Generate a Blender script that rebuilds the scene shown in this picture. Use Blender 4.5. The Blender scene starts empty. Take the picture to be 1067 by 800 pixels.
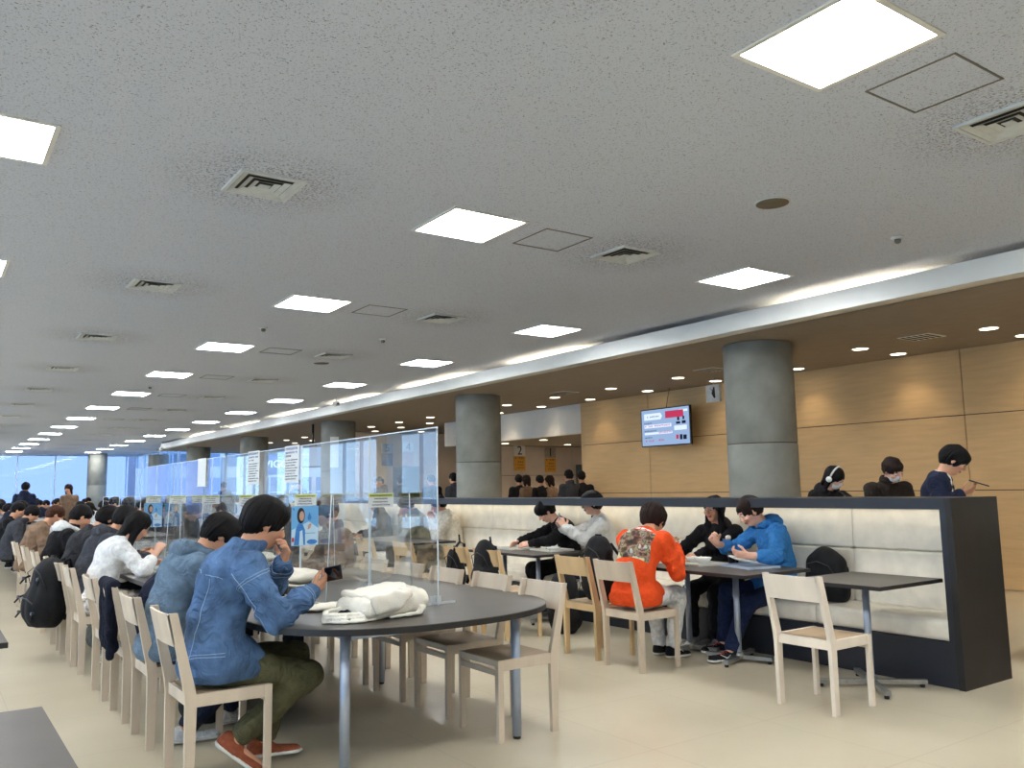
import bpy, bmesh, math, random
import numpy as np
from mathutils import Vector, Matrix
from mathutils.bvhtree import BVHTree
random.seed(7)
SC = bpy.context.scene
COL = SC.collection
PI = math.pi

# ------------------------------------------------------------------ materials
MATS = {}
def _new(name):
    m = bpy.data.materials.new(name); m.use_nodes = True
    nt = m.node_tree; nt.nodes.clear()
    out = nt.nodes.new('ShaderNodeOutputMaterial')
    return m, nt, out
def srgb(r, g, b):
    def f(c):
        c /= 255.0
        return c / 12.92 if c <= .04045 else ((c + .055) / 1.055) ** 2.4
    return (f(r), f(g), f(b), 1)
def mat(name, col, rough=.6, metal=0, var=.12, scale=12, bump=.0, bscale=60, spec=.5, stretch=(1, 1, 1), coat=0, coords='Object', detail=4, crease=0):
    """plain procedural material: noise-varied base colour and a noise bump"""
    if name in MATS: return MATS[name]
    m, nt, out = _new(name)
    N, L = nt.nodes, nt.links
    b = N.new('ShaderNodeBsdfPrincipled')
    b.inputs['Roughness'].default_value = rough
    b.inputs['Metallic'].default_value = metal
    b.inputs['Specular IOR Level'].default_value = spec
    b.inputs['Coat Weight'].default_value = coat
    tc = N.new('ShaderNodeTexCoord'); mp = N.new('ShaderNodeMapping')
    mp.inputs['Scale'].default_value = stretch
    L.new(tc.outputs[coords], mp.inputs['Vector'])
    no = N.new('ShaderNodeTexNoise'); no.inputs['Scale'].default_value = scale; no.inputs['Detail'].default_value = detail
    L.new(mp.outputs[0], no.inputs['Vector'])
    cr = N.new('ShaderNodeValToRGB')
    c = col
    cr.color_ramp.elements[0].position = .3; cr.color_ramp.elements[1].position = .7
    cr.color_ramp.elements[0].color = (c[0]*(1-var), c[1]*(1-var), c[2]*(1-var), 1)
    cr.color_ramp.elements[1].color = (min(1, c[0]*(1+var)), min(1, c[1]*(1+var)), min(1, c[2]*(1+var)), 1)
    L.new(no.outputs['Fac'], cr.inputs['Fac']); L.new(cr.outputs['Color'], b.inputs['Base Color'])
    if bump:
        n2 = N.new('ShaderNodeTexNoise'); n2.inputs['Scale'].default_value = bscale; n2.inputs['Detail'].default_value = 3
        L.new(mp.outputs[0], n2.inputs['Vector'])
        bp = N.new('ShaderNodeBump'); bp.inputs['Strength'].default_value = bump; bp.inputs['Distance'].default_value = .01
        L.new(n2.outputs['Fac'], bp.inputs['Height']); L.new(bp.outputs[0], b.inputs['Normal'])
        if crease:
            n3 = N.new('ShaderNodeTexNoise'); n3.inputs['Scale'].default_value = 9; n3.inputs['Detail'].default_value = 2; n3.inputs['Distortion'].default_value = 1.8
            L.new(mp.outputs[0], n3.inputs['Vector'])
            ab = N.new('ShaderNodeMath'); ab.operation = 'SUBTRACT'; ab.inputs[1].default_value = .5; L.new(n3.outputs['Fac'], ab.inputs[0])
            a2 = N.new('ShaderNodeMath'); a2.operation = 'ABSOLUTE'; L.new(ab.outputs[0], a2.inputs[0])
            b2 = N.new('ShaderNodeBump'); b2.inputs['Strength'].default_value = crease; b2.inputs['Distance'].default_value = .06
            L.new(a2.outputs[0], b2.inputs['Height']); L.new(b2.outputs[0], bp.inputs['Normal'])
    L.new(b.outputs[0], out.inputs['Surface'])
    MATS[name] = m
    return m
def cloth(name, rgb, var=.18, rough=.9, scale=26):
    return mat('cloth_' + name, srgb(*rgb), rough, 0, var, scale, .35, 260, .2, crease=.55)
def emit(name, col, strength):
    if name in MATS: return MATS[name]
    m, nt, out = _new(name)
    e = nt.nodes.new('ShaderNodeEmission'); e.inputs['Color'].default_value = col; e.inputs['Strength'].default_value = strength
    nt.links.new(e.outputs[0], out.inputs['Surface']); MATS[name] = m
    return m
def clear(name, tint=(1, 1, 1, 1), refl=1.0, rough=0.0, fmul=1.0):
    """thin clear sheet: fresnel mix of straight-through and mirror, no refraction"""
    if name in MATS: return MATS[name]
    m, nt, out = _new(name)
    N, L = nt.nodes, nt.links
    t = N.new('ShaderNodeBsdfTransparent'); t.inputs['Color'].default_value = tint
    g = N.new('ShaderNodeBsdfGlossy'); g.inputs['Roughness'].default_value = rough; g.inputs['Color'].default_value = (refl, refl, refl, 1)
    lw = N.new('ShaderNodeLayerWeight'); lw.inputs['Blend'].default_value = .5
    pw = N.new('ShaderNodeMath'); pw.operation = 'POWER'; pw.inputs[1].default_value = 5; L.new(lw.outputs['Facing'], pw.inputs[0])
    f = N.new('ShaderNodeMath'); f.operation = 'MULTIPLY_ADD'; f.inputs[1].default_value = .96; f.inputs[2].default_value = .04; L.new(pw.outputs[0], f.inputs[0])
    mx = N.new('ShaderNodeMixShader')
    mm = N.new('ShaderNodeMath'); mm.operation = 'MULTIPLY'; mm.inputs[1].default_value = fmul; mm.use_clamp = True
    L.new(f.outputs[0], mm.inputs[0]); L.new(mm.outputs[0], mx.inputs['Fac'])
    L.new(t.outputs[0], mx.inputs[1]); L.new(g.outputs[0], mx.inputs[2])
    L.new(mx.outputs[0], out.inputs['Surface']); MATS[name] = m
    return m

# ------------------------------------------------------------------ objects
def tag(o, label=None, cat=None, group=None, kind=None):
    if label: o['label'] = label
    if cat: o['category'] = cat
    if group: o['group'] = group
    if kind: o['kind'] = kind
    return o
def empty(name, loc=(0, 0, 0), rz=0, label=None, cat=None, group=None):
    o = bpy.data.objects.new(name, None); COL.objects.link(o)
    o.location = loc; o.rotation_euler = (0, 0, rz); o.empty_display_size = .1
    return tag(o, label, cat, group)
def link_mesh(name, me, parent=None, smooth=False):
    if smooth:
        me.polygons.foreach_set('use_smooth', [True] * len(me.polygons))
    o = bpy.data.objects.new(name, me); COL.objects.link(o)
    if parent: o.parent = parent
    return o
def copy_tree(o, parent=None):
    c = o.copy(); COL.objects.link(c)
    if parent: c.parent = parent
    for ch in o.children: copy_tree(ch, c)
    return c
class MB:
    """collects shapes into one bmesh"""
    def __init__(s): s.bm = bmesh.new()
    def box(s, x0, x1, y0, y1, z0, z1, bev=0, M=None, mi=0):
        r = bmesh.ops.create_cube(s.bm, size=1)
        vs = r['verts']
        for v in vs:
            v.co = Vector(((x0+x1)/2 + v.co.x*(x1-x0), (y0+y1)/2 + v.co.y*(y1-y0), (z0+z1)/2 + v.co.z*(z1-z0)))
        fs = {f for v in vs for f in v.link_faces}
        for f in fs: f.material_index = mi
        if bev:
            es = {e for v in vs for e in v.link_edges}
            rr = bmesh.ops.bevel(s.bm, geom=list(es), offset=bev, segments=2, affect='EDGES', profile=.7)
            vs = list({v for f in rr['faces'] for v in f.verts} | {v for v in vs if v.is_valid})
            for f in rr['faces']: f.material_index = mi
        if M is not None: bmesh.ops.transform(s.bm, matrix=M, verts=vs)
        return vs
    def poly_prism(s, pts, z0, z1, axis='z', mi=0):
        """extrude a 2-D outline; axis = extrusion axis"""
        def P(a, b, c):
            return {'z': (a, b, c), 'x': (c, a, b), 'y': (a, c, b)}[axis]
        lo = [s.bm.verts.new(P(a, b, z0)) for a, b in pts]
        hi = [s.bm.verts.new(P(a, b, z1)) for a, b in pts]
        fs = [s.bm.faces.new(lo[::-1]), s.bm.faces.new(hi)]
        n = len(pts)
        for i in range(n):
            fs.append(s.bm.faces.new((lo[i], lo[(i+1) % n], hi[(i+1) % n], hi[i])))
        for f in fs: f.material_index = mi
        bmesh.ops.recalc_face_normals(s.bm, faces=fs)
        return lo + hi
    def tube(s, pts, r, n=10, cap=True, mi=0):
        pts = [Vector(p) for p in pts]
        rs = r if isinstance(r, (list, tuple)) else [r] * len(pts)
        rings = []; up = None
        for i, p in enumerate(pts):
            d = (pts[min(i+1, len(pts)-1)] - pts[max(i-1, 0)]).normalized()
            if up is None:
                up = Vector((0, 0, 1)) if abs(d.z) < .9 else Vector((1, 0, 0))
            a = d.cross(up)
            if a.length < 1e-4: a = d.cross(Vector((1, 0.1, 0)))
            a.normalize(); b = a.cross(d).normalized(); up = b
            rings.append([s.bm.verts.new(p + (a*math.cos(t*2*PI/n) + b*math.sin(t*2*PI/n))*rs[i]) for t in range(n)])
        fs = []
        for i in range(len(rings)-1):
            for j in range(n):
                fs.append(s.bm.faces.new((rings[i][j], rings[i][(j+1) % n], rings[i+1][(j+1) % n], rings[i+1][j])))
        if cap:
            fs.append(s.bm.faces.new(rings[0][::-1])); fs.append(s.bm.faces.new(rings[-1]))
        for f in fs: f.material_index = mi; f.smooth = True
        bmesh.ops.recalc_face_normals(s.bm, faces=fs)
    def lathe(s, prof, c=(0, 0, 0), n=24, mi=0):
        rings = []
        for r, z in prof:
            rings.append([s.bm.verts.new((c[0]+r*math.cos(2*PI*t/n), c[1]+r*math.sin(2*PI*t/n), c[2]+z)) for t in range(n)])
        fs = []
        for i in range(len(rings)-1):
            for j in range(n):
                fs.append(s.bm.faces.new((rings[i][j], rings[i][(j+1) % n], rings[i+1][(j+1) % n], rings[i+1][j])))
        fs.append(s.bm.faces.new(rings[0][::-1])); fs.append(s.bm.faces.new(rings[-1]))
        for f in fs: f.material_index = mi; f.smooth = True
        bmesh.ops.recalc_face_normals(s.bm, faces=fs)
    def quad(s, a, b, c, d, mi=0):
        f = s.bm.faces.new([s.bm.verts.new(p) for p in (a, b, c, d)]); f.material_index = mi
        return f
    def build(s, name, m, parent=None, smooth=False, loc=None, rz=None):
        me = bpy.data.meshes.new(name); s.bm.to_mesh(me); s.bm.free()
        for q in (m if isinstance(m, (list, tuple)) else [m]): me.materials.append(q)
        o = link_mesh(name, me, parent, smooth)
        if smooth: me.shade_smooth() if hasattr(me, 'shade_smooth') else None
        if loc is not None: o.location = loc
        if rz is not None: o.rotation_euler = (0, 0, rz)
        return o
def box(name, x0, x1, y0, y1, z0, z1, m, parent=None, bev=0):
    b = MB(); b.box(x0, x1, y0, y1, z0, z1, bev); return b.build(name, m, parent)
def struct(o): o['kind'] = 'structure'; return o
def text_mesh(name, s, size, m, parent=None, depth=.004):
    cu = bpy.data.curves.new(name, 'FONT'); cu.body = s; cu.size = size; cu.extrude = depth/2
    cu.align_x = 'CENTER'; cu.align_y = 'CENTER'; cu.resolution_u = 3
    t = bpy.data.objects.new(name + '_t', cu); COL.objects.link(t)
    bpy.context.view_layer.update()
    dg = bpy.context.evaluated_depsgraph_get()
    me = bpy.data.meshes.new_from_object(t.evaluated_get(dg))
    bpy.data.objects.remove(t); bpy.data.curves.remove(cu)
    me.materials.clear(); me.materials.append(m); me.name = name
    return link_mesh(name, me, parent)
# ================================================================== smooth solid modelling (distance fields -> one continuous mesh)
def V(*a): return np.array(a if len(a) > 1 else a[0], dtype=np.float64)
def nrm(v): return v/max(1e-9, np.linalg.norm(v))
def rotx(a): c, s = math.cos(a), math.sin(a); return np.array([[1, 0, 0], [0, c, -s], [0, s, c]])
def roty(a): c, s = math.cos(a), math.sin(a); return np.array([[c, 0, s], [0, 1, 0], [-s, 0, c]])
def rotz(a): c, s = math.cos(a), math.sin(a); return np.array([[c, -s, 0], [s, c, 0], [0, 0, 1]])
class Solid:
    def __init__(s): s.ops = []
    def cone(s, a, b, ra, rb, k=.02, flat=None, op='u'):
        """tapered capsule; flat=(direction, factor): thickness along direction is multiplied by factor"""
        a, b = V(a), V(b); rm = max(ra, rb)
        lo, hi = np.minimum(a, b) - rm*1.35, np.maximum(a, b) + rm*1.35
        if flat is not None: fd = nrm(V(flat[0])); ff = 1/flat[1] - 1
        ab = b - a; L2 = max(1e-9, ab @ ab)
        abf = ab
        if flat is not None: abf = ab + fd*(ab @ fd)*ff; L2 = max(1e-9, abf @ abf)
        def fn(X, Y, Z):
            x, y, z = X - a[0], Y - a[1], Z - a[2]
            if flat is not None:
                q = (x*fd[0] + y*fd[1] + z*fd[2])*ff
                x = x + q*fd[0]; y = y + q*fd[1]; z = z + q*fd[2]
            t = np.clip((x*abf[0] + y*abf[1] + z*abf[2])/L2, 0, 1)
            d = np.sqrt((x - t*abf[0])**2 + (y - t*abf[1])**2 + (z - t*abf[2])**2)
            return d - (ra + (rb - ra)*t)
        s.ops.append((op, fn, lo, hi, k)); return s
    def ell(s, c, r, R=None, k=.02, op='u'):
        c, r = V(c), V(r); R = np.eye(3) if R is None else R      # columns of R = ellipsoid axes
        ext = np.sqrt(((R*r)**2).sum(1)); lo, hi = c - ext, c + ext
        def fn(X, Y, Z):
            x, y, z = X - c[0], Y - c[1], Z - c[2]
            u = [(x*R[0, i] + y*R[1, i] + z*R[2, i])/r[i] for i in range(3)]
            k0 = np.sqrt(u[0]**2 + u[1]**2 + u[2]**2); k1 = np.sqrt((u[0]/r[0])**2 + (u[1]/r[1])**2 + (u[2]/r[2])**2)
            return k0*(k0 - 1)/np.maximum(k1, 1e-6)
        s.ops.append((op, fn, lo, hi, k)); return s
    def plane(s, p, n, k=.006):
        """cut away everything on the side the normal points to"""
        p, n = V(p), nrm(V(n))
        s.ops.append(('i', lambda X, Y, Z: (X-p[0])*n[0] + (Y-p[1])*n[1] + (Z-p[2])*n[2], None, None, k)); return s
    def disp(s, fn): s.ops.append(('d', fn, None, None, 0)); return s
    def mesh(s, h):
        us = [o for o in s.ops if o[0] == 'u']
        lo = np.min([o[2] for o in us], 0) - 2.5*h; hi = np.max([o[3] for o in us], 0) + 2.5*h
        n = np.ceil((hi - lo)/h).astype(int) + 1
        ax = [(lo[i] + h*np.arange(n[i])).astype(np.float32) for i in range(3)]
        F = np.full(n, .08, np.float32)
        for op, fn, l, u, k in s.ops:
            if op in 'us':
                pad = k + 2*h
                i0 = np.maximum(0, np.floor((l - pad - lo)/h).astype(int)); i1 = np.minimum(n, np.ceil((u + pad - lo)/h).astype(int) + 1)
                if (i1 <= i0).any(): continue
                sl = tuple(slice(i0[i], i1[i]) for i in range(3))
            else: sl = (slice(None),)*3
            X = ax[0][sl[0]][:, None, None]; Y = ax[1][sl[1]][None, :, None]; Z = ax[2][sl[2]][None, None, :]
            A = F[sl]
            if op == 'd': F[sl] = A + fn(X, Y, Z); continue
            d = fn(X, Y, Z).astype(np.float32)
            if op == 'u': q = np.maximum(k - np.abs(A - d), 0); F[sl] = np.minimum(A, d) - q*q/(4*k + 1e-9)
            elif op == 's': q = np.maximum(k - np.abs(A + d), 0); F[sl] = np.maximum(A, -d) + q*q/(4*k + 1e-9)
            else: q = np.maximum(k - np.abs(A - d), 0); F[sl] = np.maximum(A, d) + q*q/(4*k + 1e-9)
        F[0] = F[-1] = .05; F[:, 0] = F[:, -1] = .05; F[:, :, 0] = F[:, :, -1] = .05
        return nets(F, lo, h)
def nets(F, lo, h):
    S = F < 0
    c = np.zeros(tuple(k-1 for k in F.shape), np.uint8)
    for dx in (0, 1):
        for dy in (0, 1):
            for dz in (0, 1):
                c += S[dx:dx+c.shape[0], dy:dy+c.shape[1], dz:dz+c.shape[2]]
    act = (c > 0) & (c < 8); ac = np.argwhere(act)
    idx = np.full(c.shape, -1, np.int64); idx[act] = np.arange(len(ac))
    acc = np.zeros((len(ac), 3)); num = np.zeros(len(ac))
    for a in range(3):
        e = np.eye(3, dtype=int)[a]; o1 = [i for i in range(3) if i != a]
        for p in (0, 1):
            for q in (0, 1):
                of = np.zeros(3, int); of[o1[0]] = p; of[o1[1]] = q
                A = ac + of; B = A + e
                f0 = F[A[:, 0], A[:, 1], A[:, 2]]; f1 = F[B[:, 0], B[:, 1], B[:, 2]]
                m = (f0 < 0) != (f1 < 0)
                t = np.where(m, f0/np.where(f0 == f1, 1, f0 - f1), 0)
                acc += (of + t[:, None]*e)*m[:, None]; num += m
    vs = lo + h*(ac + acc/np.maximum(num, 1)[:, None])
    fs = []
    for a in range(3):
        b, d = (a+1) % 3, (a+2) % 3
        sl0 = [slice(1, -1)]*3; sl0[a] = slice(0, -1); sl1 = [slice(1, -1)]*3; sl1[a] = slice(1, None)
        s0, s1 = S[tuple(sl0)], S[tuple(sl1)]
        P = np.argwhere(s0 != s1)
        if not len(P): continue
        sg = s0[P[:, 0], P[:, 1], P[:, 2]]
        off = np.ones(3, int); off[a] = 0; P = P + off
        eb, ed = np.eye(3, dtype=int)[b], np.eye(3, dtype=int)[d]
        g = lambda Q: idx[Q[:, 0], Q[:, 1], Q[:, 2]]
        q = np.stack([g(P), g(P-eb), g(P-eb-ed), g(P-ed)], 1)
        q[~sg] = q[~sg][:, ::-1]
        fs.append(q)
    return vs, np.concatenate(fs) if fs else np.zeros((0, 4), int)
def mk(name, vf, m, parent=None, face_mat=None):
    vs, fs = vf
    me = bpy.data.meshes.new(name)
    me.vertices.add(len(vs)); me.vertices.foreach_set('co', vs.astype(np.float32).ravel())
    me.loops.add(len(fs)*4); me.loops.foreach_set('vertex_index', fs.astype(np.int32).ravel())
    me.polygons.add(len(fs)); me.polygons.foreach_set('loop_start', np.arange(len(fs), dtype=np.int32)*4)
    me.update(calc_edges=True); me.validate()
    for q in (m if isinstance(m, (list, tuple)) else [m]): me.materials.append(q)
    if face_mat is not None and len(me.polygons) == len(fs):
        cen = vs[fs].mean(1); me.polygons.foreach_set('material_index', face_mat(cen).astype(np.int32))
    return link_mesh(name, me, parent, True)
def wob(amp, fr, seed, stretch=(1, 1, 1)):
    rs = np.random.RandomState(seed); D = rs.normal(size=(4, 3))*np.array(stretch); D /= np.linalg.norm(D, axis=1)[:, None]*.8
    ph = rs.rand(8)*6.28
    def fn(X, Y, Z):
        o = 0
        for i in range(4):
            a = (X*D[i, 0] + Y*D[i, 1] + Z*D[i, 2])*fr*(1 + .35*i); j = (i+1) % 4
            b = (X*D[j, 0] + Y*D[j, 1] + Z*D[j, 2])*fr*.55
            o = o + np.sin(a + 1.6*np.sin(b + ph[i+4]) + ph[i])
        return (amp*o/2).astype(np.float32)
    return fn
def folds(amp, fr, seed, stretch=(1, 1, 1)):
    """sharp shallow creases running in a few directions"""
    rs = np.random.RandomState(seed); D = rs.normal(size=(3, 3))*np.array(stretch); D /= np.linalg.norm(D, axis=1)[:, None]
    ph = rs.rand(9)*6.28
    def fn(X, Y, Z):
        o = 0
        for i in range(3):
            j = (i+1) % 3
            a = (X*D[i, 0] + Y*D[i, 1] + Z*D[i, 2])*fr*(1 + .3*i); b = (X*D[j, 0] + Y*D[j, 1] + Z*D[j, 2])*fr*.6
            w = .5 + .5*np.sin(b*.8 + ph[i+6])
            o = o + w*(np.abs(np.sin(a + 1.2*np.sin(b + ph[i+3]) + ph[i])) - .6)
        return (-amp*o).astype(np.float32)
    return fn
# ------------------------------------------------------------------ people
def skin_mat(name, rgb):
    return mat('skin_' + name, srgb(*rgb), .55, 0, .06, 30, .08, 200, .35)
M_skin = skin_mat('warm', (206, 152, 120)); M_skin2 = skin_mat('fair', (222, 172, 146)); M_skin3 = skin_mat('tan', (186, 132, 100))
M_lip = mat('lips', srgb(172, 96, 88), .45, 0, .05)
M_hair = mat('hair_black', srgb(17, 14, 14), .6, 0, .35, 60, .5, 170, .15, stretch=(1, 1, .25))
M_hairb = mat('hair_brown', srgb(36, 24, 19), .6, 0, .35, 60, .5, 170, .15, stretch=(1, 1, .25))
M_hairr = mat('hair_auburn', srgb(70, 42, 28), .6, 0, .3, 60, .5, 170, .15, stretch=(1, 1, .25))
M_eyew = mat('eye_white', srgb(225, 220, 214), .2); M_eyed = mat('eye_dark', srgb(26, 18, 14), .15)
M_rubber = mat('sole_white', srgb(226, 224, 216), .6, 0, .05); M_mask = mat('face_mask', srgb(222, 222, 224), .85, 0, .04, 30, .2, 90)
def ik(A, T, l1, l2, pole):
    A, T = V(A), V(T); d = T - A; L = np.linalg.norm(d)
    if L > (l1 + l2)*.995: T = A + d/L*(l1 + l2)*.995; d = T - A; L = np.linalg.norm(d)
    a = (l1*l1 - l2*l2 + L*L)/(2*L); hgt = math.sqrt(max(0, l1*l1 - a*a))
    n = d/L; p = V(pole) - n*(V(pole) @ n); p = nrm(p)
    return A + n*a + p*hgt, T
def add_hand(s, W, F, N, T, curl=.5, spread=1.0, thumb=.6, sc=1.0, fine=True):
    F = nrm(V(F)); N = nrm(V(N) - F*(V(N) @ F)); T = nrm(np.cross(F, N))*np.sign(np.cross(F, N) @ V(T) or 1)
    P = lambda f, t, n: W + (F*f + T*t + N*n)*sc
    if not fine:
        s.cone(P(0, 0, 0), P(.08, 0, .01), .030*sc, .034*sc, .01, (N, .6)); s.cone(P(.08, 0, .01), P(.14, 0, .05*curl*2), .030*sc, .018*sc, .01, (N, .6)); return
    s.cone(P(-.03, 0, 0), P(.03, 0, 0), .024*sc, .027*sc, .015, (N, .75))
    offs = (.030, .010, -.010, -.028); lens = (.070, .079, .073, .057)
    for o, l in zip(offs, lens):
        s.cone(P(.015, o*.6, 0), P(.085 - abs(o - .01)*.15, o, 0), .015*sc, .0125*sc, .012)
        p = P(.085 - abs(o - .01)*.15, o*spread, 0); a = 0
        for fr, cv, r0, r1 in ((.45, .75, .0095, .0088), (.31, 1.0, .0088, .008), (.24, .7, .008, .007)):
            a += curl*cv
            q = p + (F*math.cos(a) + N*math.sin(a))*l*fr*sc
            s.cone(p, q, r0*sc, r1*sc, .0035); p = q
    b = P(.02, .022, .008); m_ = b + nrm(F*.6 + T*.75 + N*.35)*.045*sc
    s.cone(b, m_, .014*sc, .0105*sc, .008)
    s.cone(m_, m_ + nrm(F*.9 + T*(.35 - thumb*.5) + N*thumb)*.032*sc, .0105*sc, .0085*sc, .005)
def person(label, loc, rz, top='tee', topm=None, pantm=None, shoem=None, skin=None, hairm=None, hair='short', lean=(5, 15, 25), twist=0, side=0,
           head=(25, 0, 0), lh=None, rh=None, le=None, re_=None, lhand=None, rhand=None, feet=None, kneeout=(0, 0), seat=.45, stand=False, sc=1.0, h=.0065,
           group=None, bulk=1.0, glasses=False, mask=False, headset=False, hood_col=None, fine=True, name='person', legs=True, sleeve=1.0, seed=1, hem=0, headoff=(0, 0, 0), shin=.42, skirt=None, hv=1.0, fold=1.0):
    skin = skin or M_skin; hairm = hairm or M_hair; shoem = shoem or cloth('shoe_dark', (40, 38, 38))
    r = empty(name, loc, rz, label, 'person', group)
    hipz = (.93 if stand else seat/sc + .095)
    H = V(0, 0, hipz); a1, a2, a3 = [math.radians(q) for q in lean]
    sd = math.radians(side)
    dv = lambda a: nrm(V(math.sin(sd), math.sin(a), math.cos(a)))
    Wst = H + .17*dv(a1); Ch = Wst + .19*dv(a2); Nk = Ch + .15*dv(a3)
    tw = rotz(math.radians(twist)); rt = tw @ V(1, 0, 0); fwv = np.cross(dv(a2), rt)*-1; fwv = nrm(fwv) if fwv[1] > 0 else -nrm(fwv)
    fw2 = nrm(np.cross(dv((a2+a3)/2), rt)); fw2 = fw2 if fw2[1] > -.5 and (fw2 @ V(0, 1, -.3)) > 0 else -fw2
    Sh = {s: Nk - .055*dv(a3) + rt*.172*s + fw2*.0 for s in (-1, 1)}
    hp, hy, hr = [math.radians(q) for q in head]
    HR = rotz(-hy) @ rotx(-hp) @ roty(hr)
    Nt = Nk + .075*nrm(dv(a3)*.75 + HR @ V(0, .1, .35)) + V(headoff)
    HC = Nt + HR @ V(0, .022, .098)
    hd = lambda x, y, z: HC + HR @ V(x, y, z)
    # --- arms
    U, Fo = .275, .245
    arms = {}
    for s, tgt, pole in ((-1, lh, le), (1, rh, re_)):
        if tgt is None: tgt = Sh[s] + V(.03*s, .12, -.48) if stand else V(.16*s, .38, hipz + .17)
        if pole is None: pole = V(.55*s, -.35, -1)
        E_, W_ = ik(Sh[s], V(tgt), U, Fo, pole); arms[s] = (E_, W_)
    # --- legs
    legj = {}
    for i, s in enumerate((-1, 1)):
        hj = H + V(.085*s, 0, -.02)
        if stand: ft = V(.09*s, .02*s, .075)
        else: ft = V(.12*s, .42, .075)
        if feet is not None and feet[i] is not None: ft = V(feet[i][:3])
        K_, A_ = ik(hj, ft, .435, shin, V(.12*s + kneeout[i], 1, .55))
        fd = V(.1*s, 1, 0) if feet is None or feet[i] is None or len(feet[i]) < 6 else V(feet[i][3:6])
        legj[s] = (hj, K_, A_, nrm(fd))
    S = Solid()
    hk = .012
    # head
    S.ell(hd(0, -.012, .030), (.073, .092, .083), HR, hk)
    S.ell(hd(0, .026, -.030), (.057, .064, .072), HR, .03)
    S.ell(hd(0, .058, -.088), (.024, .022, .018), HR, .03)
    S.cone(hd(0, .088, .018), hd(0, .108, -.020), .008, .013, .014)
    S.ell(hd(0, .102, -.026), (.017, .012, .008), HR, .008)
    S.ell(hd(0, .087, -.056), (.023, .014, .012), HR, .008)
    S.cone(hd(-.035, .076, .034), hd(.035, .076, .034), .012, .012, .02)
    for s in (-1, 1):
        S.ell(hd(.033*s, .096, .014), (.017, .014, .012), HR, .014, 's')
        S.ell(hd(.045*s, .060, -.022), (.022, .025, .022), HR, .02)
        S.ell(hd(.077*s, -.004, -.006), (.008, .019, .031), HR @ rotz(-.35*s), .006)
    S.cone(hd(0, -.022, -.060), Nk + V(0, 0, -.02), .052, .058, .03)
    # trunk and limbs
    S.cone(H, Wst, .115, .105, .03, (V(0, 1, 0), .75)); S.cone(Wst, Ch, .105, .115, .03, (V(0, 1, 0), .72)); S.cone(Ch, Nk, .105, .06, .03, (V(0, 1, 0), .75))
    S.cone(Sh[-1], Sh[1], .048, .048, .03)
    hs = {-1: lhand, 1: rhand}
    for s in (-1, 1):
        E_, W_ = arms[s]
        S.cone(Sh[s], E_, .046, .036, .02); S.cone(E_, W_, .038, .025, .02)
        hh = hs[s] or {}
        f = hh.get('f'); f = nrm(W_ - E_) if f is None else V(f)
        n = hh.get('n', V(-.6*s, .1, -.6)); t = hh.get('t', V(-s, 0, .6))
        add_hand(S, W_, f, n, t, hh.get('curl', .45), 1, hh.get('thumb', .5), 1.0, fine)
        hj, K_, A_, fd = legj[s]
        if legs:
            S.cone(hj, K_, .07, .05, .03); S.cone(K_, A_, .05, .032, .02)
            S.cone(A_, A_ + V(0, 0, -.035), .032, .03, .01); S.cone(A_ + V(0, 0, -.04), A_ + fd*.13 + V(0, 0, -.045), .028, .022, .015)
    S.ell(HC*0 + hd(0, 0, 0), (.001, .001, .001))
    def fm(c):
        q = (c - HC) @ HR
        return ((np.abs(q[:, 0]) < .024) & (np.abs(q[:, 2] + .057) < .0105) & (q[:, 1] > .082)).astype(int)
    S2 = [(o, f_, None if l is None else l, u, k) for o, f_, l, u, k in S.ops]
    body = mk('body', S.mesh(h), [skin, M_lip], r, fm)
    if fine:
        b = MB()
        for s in (-1, 1):
            c = hd(.033*s, .078, .013); bmesh.ops.create_uvsphere(b.bm, u_segments=12, v_segments=8, radius=.0118, matrix=Matrix.Translation(c))
        e = b.build('eyes', M_eyew, r, True)
        b = MB()
        for s in (-1, 1):
            c = hd(.033*s, .0865, .008); bmesh.ops.create_uvsphere(b.bm, u_segments=10, v_segments=6, radius=.0062, matrix=Matrix.Translation(c))
        b.build('iris', M_eyed, e, True)
        b = MB()
        for s in (-1, 1): b.tube([hd(.018*s, .092, .034), hd(.034*s, .090, .040), hd(.052*s, .078, .036)], [.0022, .0034, .0018], 6)
        b.build('eyebrows', hairm, r, True)
    # hair
    G = Solid(); hh_ = max(h, .006)
    if hair in ('short', 'mop', 'long', 'bob', 'curly', 'ponytail'):
        vol = {'short': 1.0, 'mop': 1.06, 'long': 1.02, 'bob': 1.05, 'curly': 1.08, 'ponytail': .98}[hair]*hv
        G.ell(hd(0, -.014, .038), (.087*vol, .107*vol, .095*vol), HR, .02)
        G.ell(hd(0, -.045, .0), (.078*vol, .072*vol, .085*vol), HR, .03)
        if hair in ('mop', 'curly'): G.ell(hd(0, .045, .068), (.070, .058, .050), HR, .03)
        if hair == 'mop':
            for s in (-1, 1): G.ell(hd(.066*s, .005, .008), (.024, .045, .048), HR, .02)
        if hair in ('long', 'bob'):
            zb = -.27 if hair == 'long' else -.12
            for s in (-1, 1): G.cone(hd(.068*s, -.01, .0), hd(.075*s, -.02 + (.05 if hair == 'long' else 0), zb), .034, .026, .03)
            G.cone(hd(0, -.06, .0), hd(0, -.085, zb + .02), .07, .05, .03, (HR @ V(0, 1, 0), .6))
        if hair == 'ponytail': G.cone(hd(0, -.10, .03), hd(0, -.15, -.12), .03, .02, .02)
        # open the face
        fz = {'short': -.040, 'mop': -.052, 'long': -.040, 'bob': -.045, 'curly': -.045, 'ponytail': -.03}[hair]
        G.ell(hd(0, .115, fz), (.062 if hair != 'long' else .058, .085, .082), HR, .012, 's')
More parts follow.
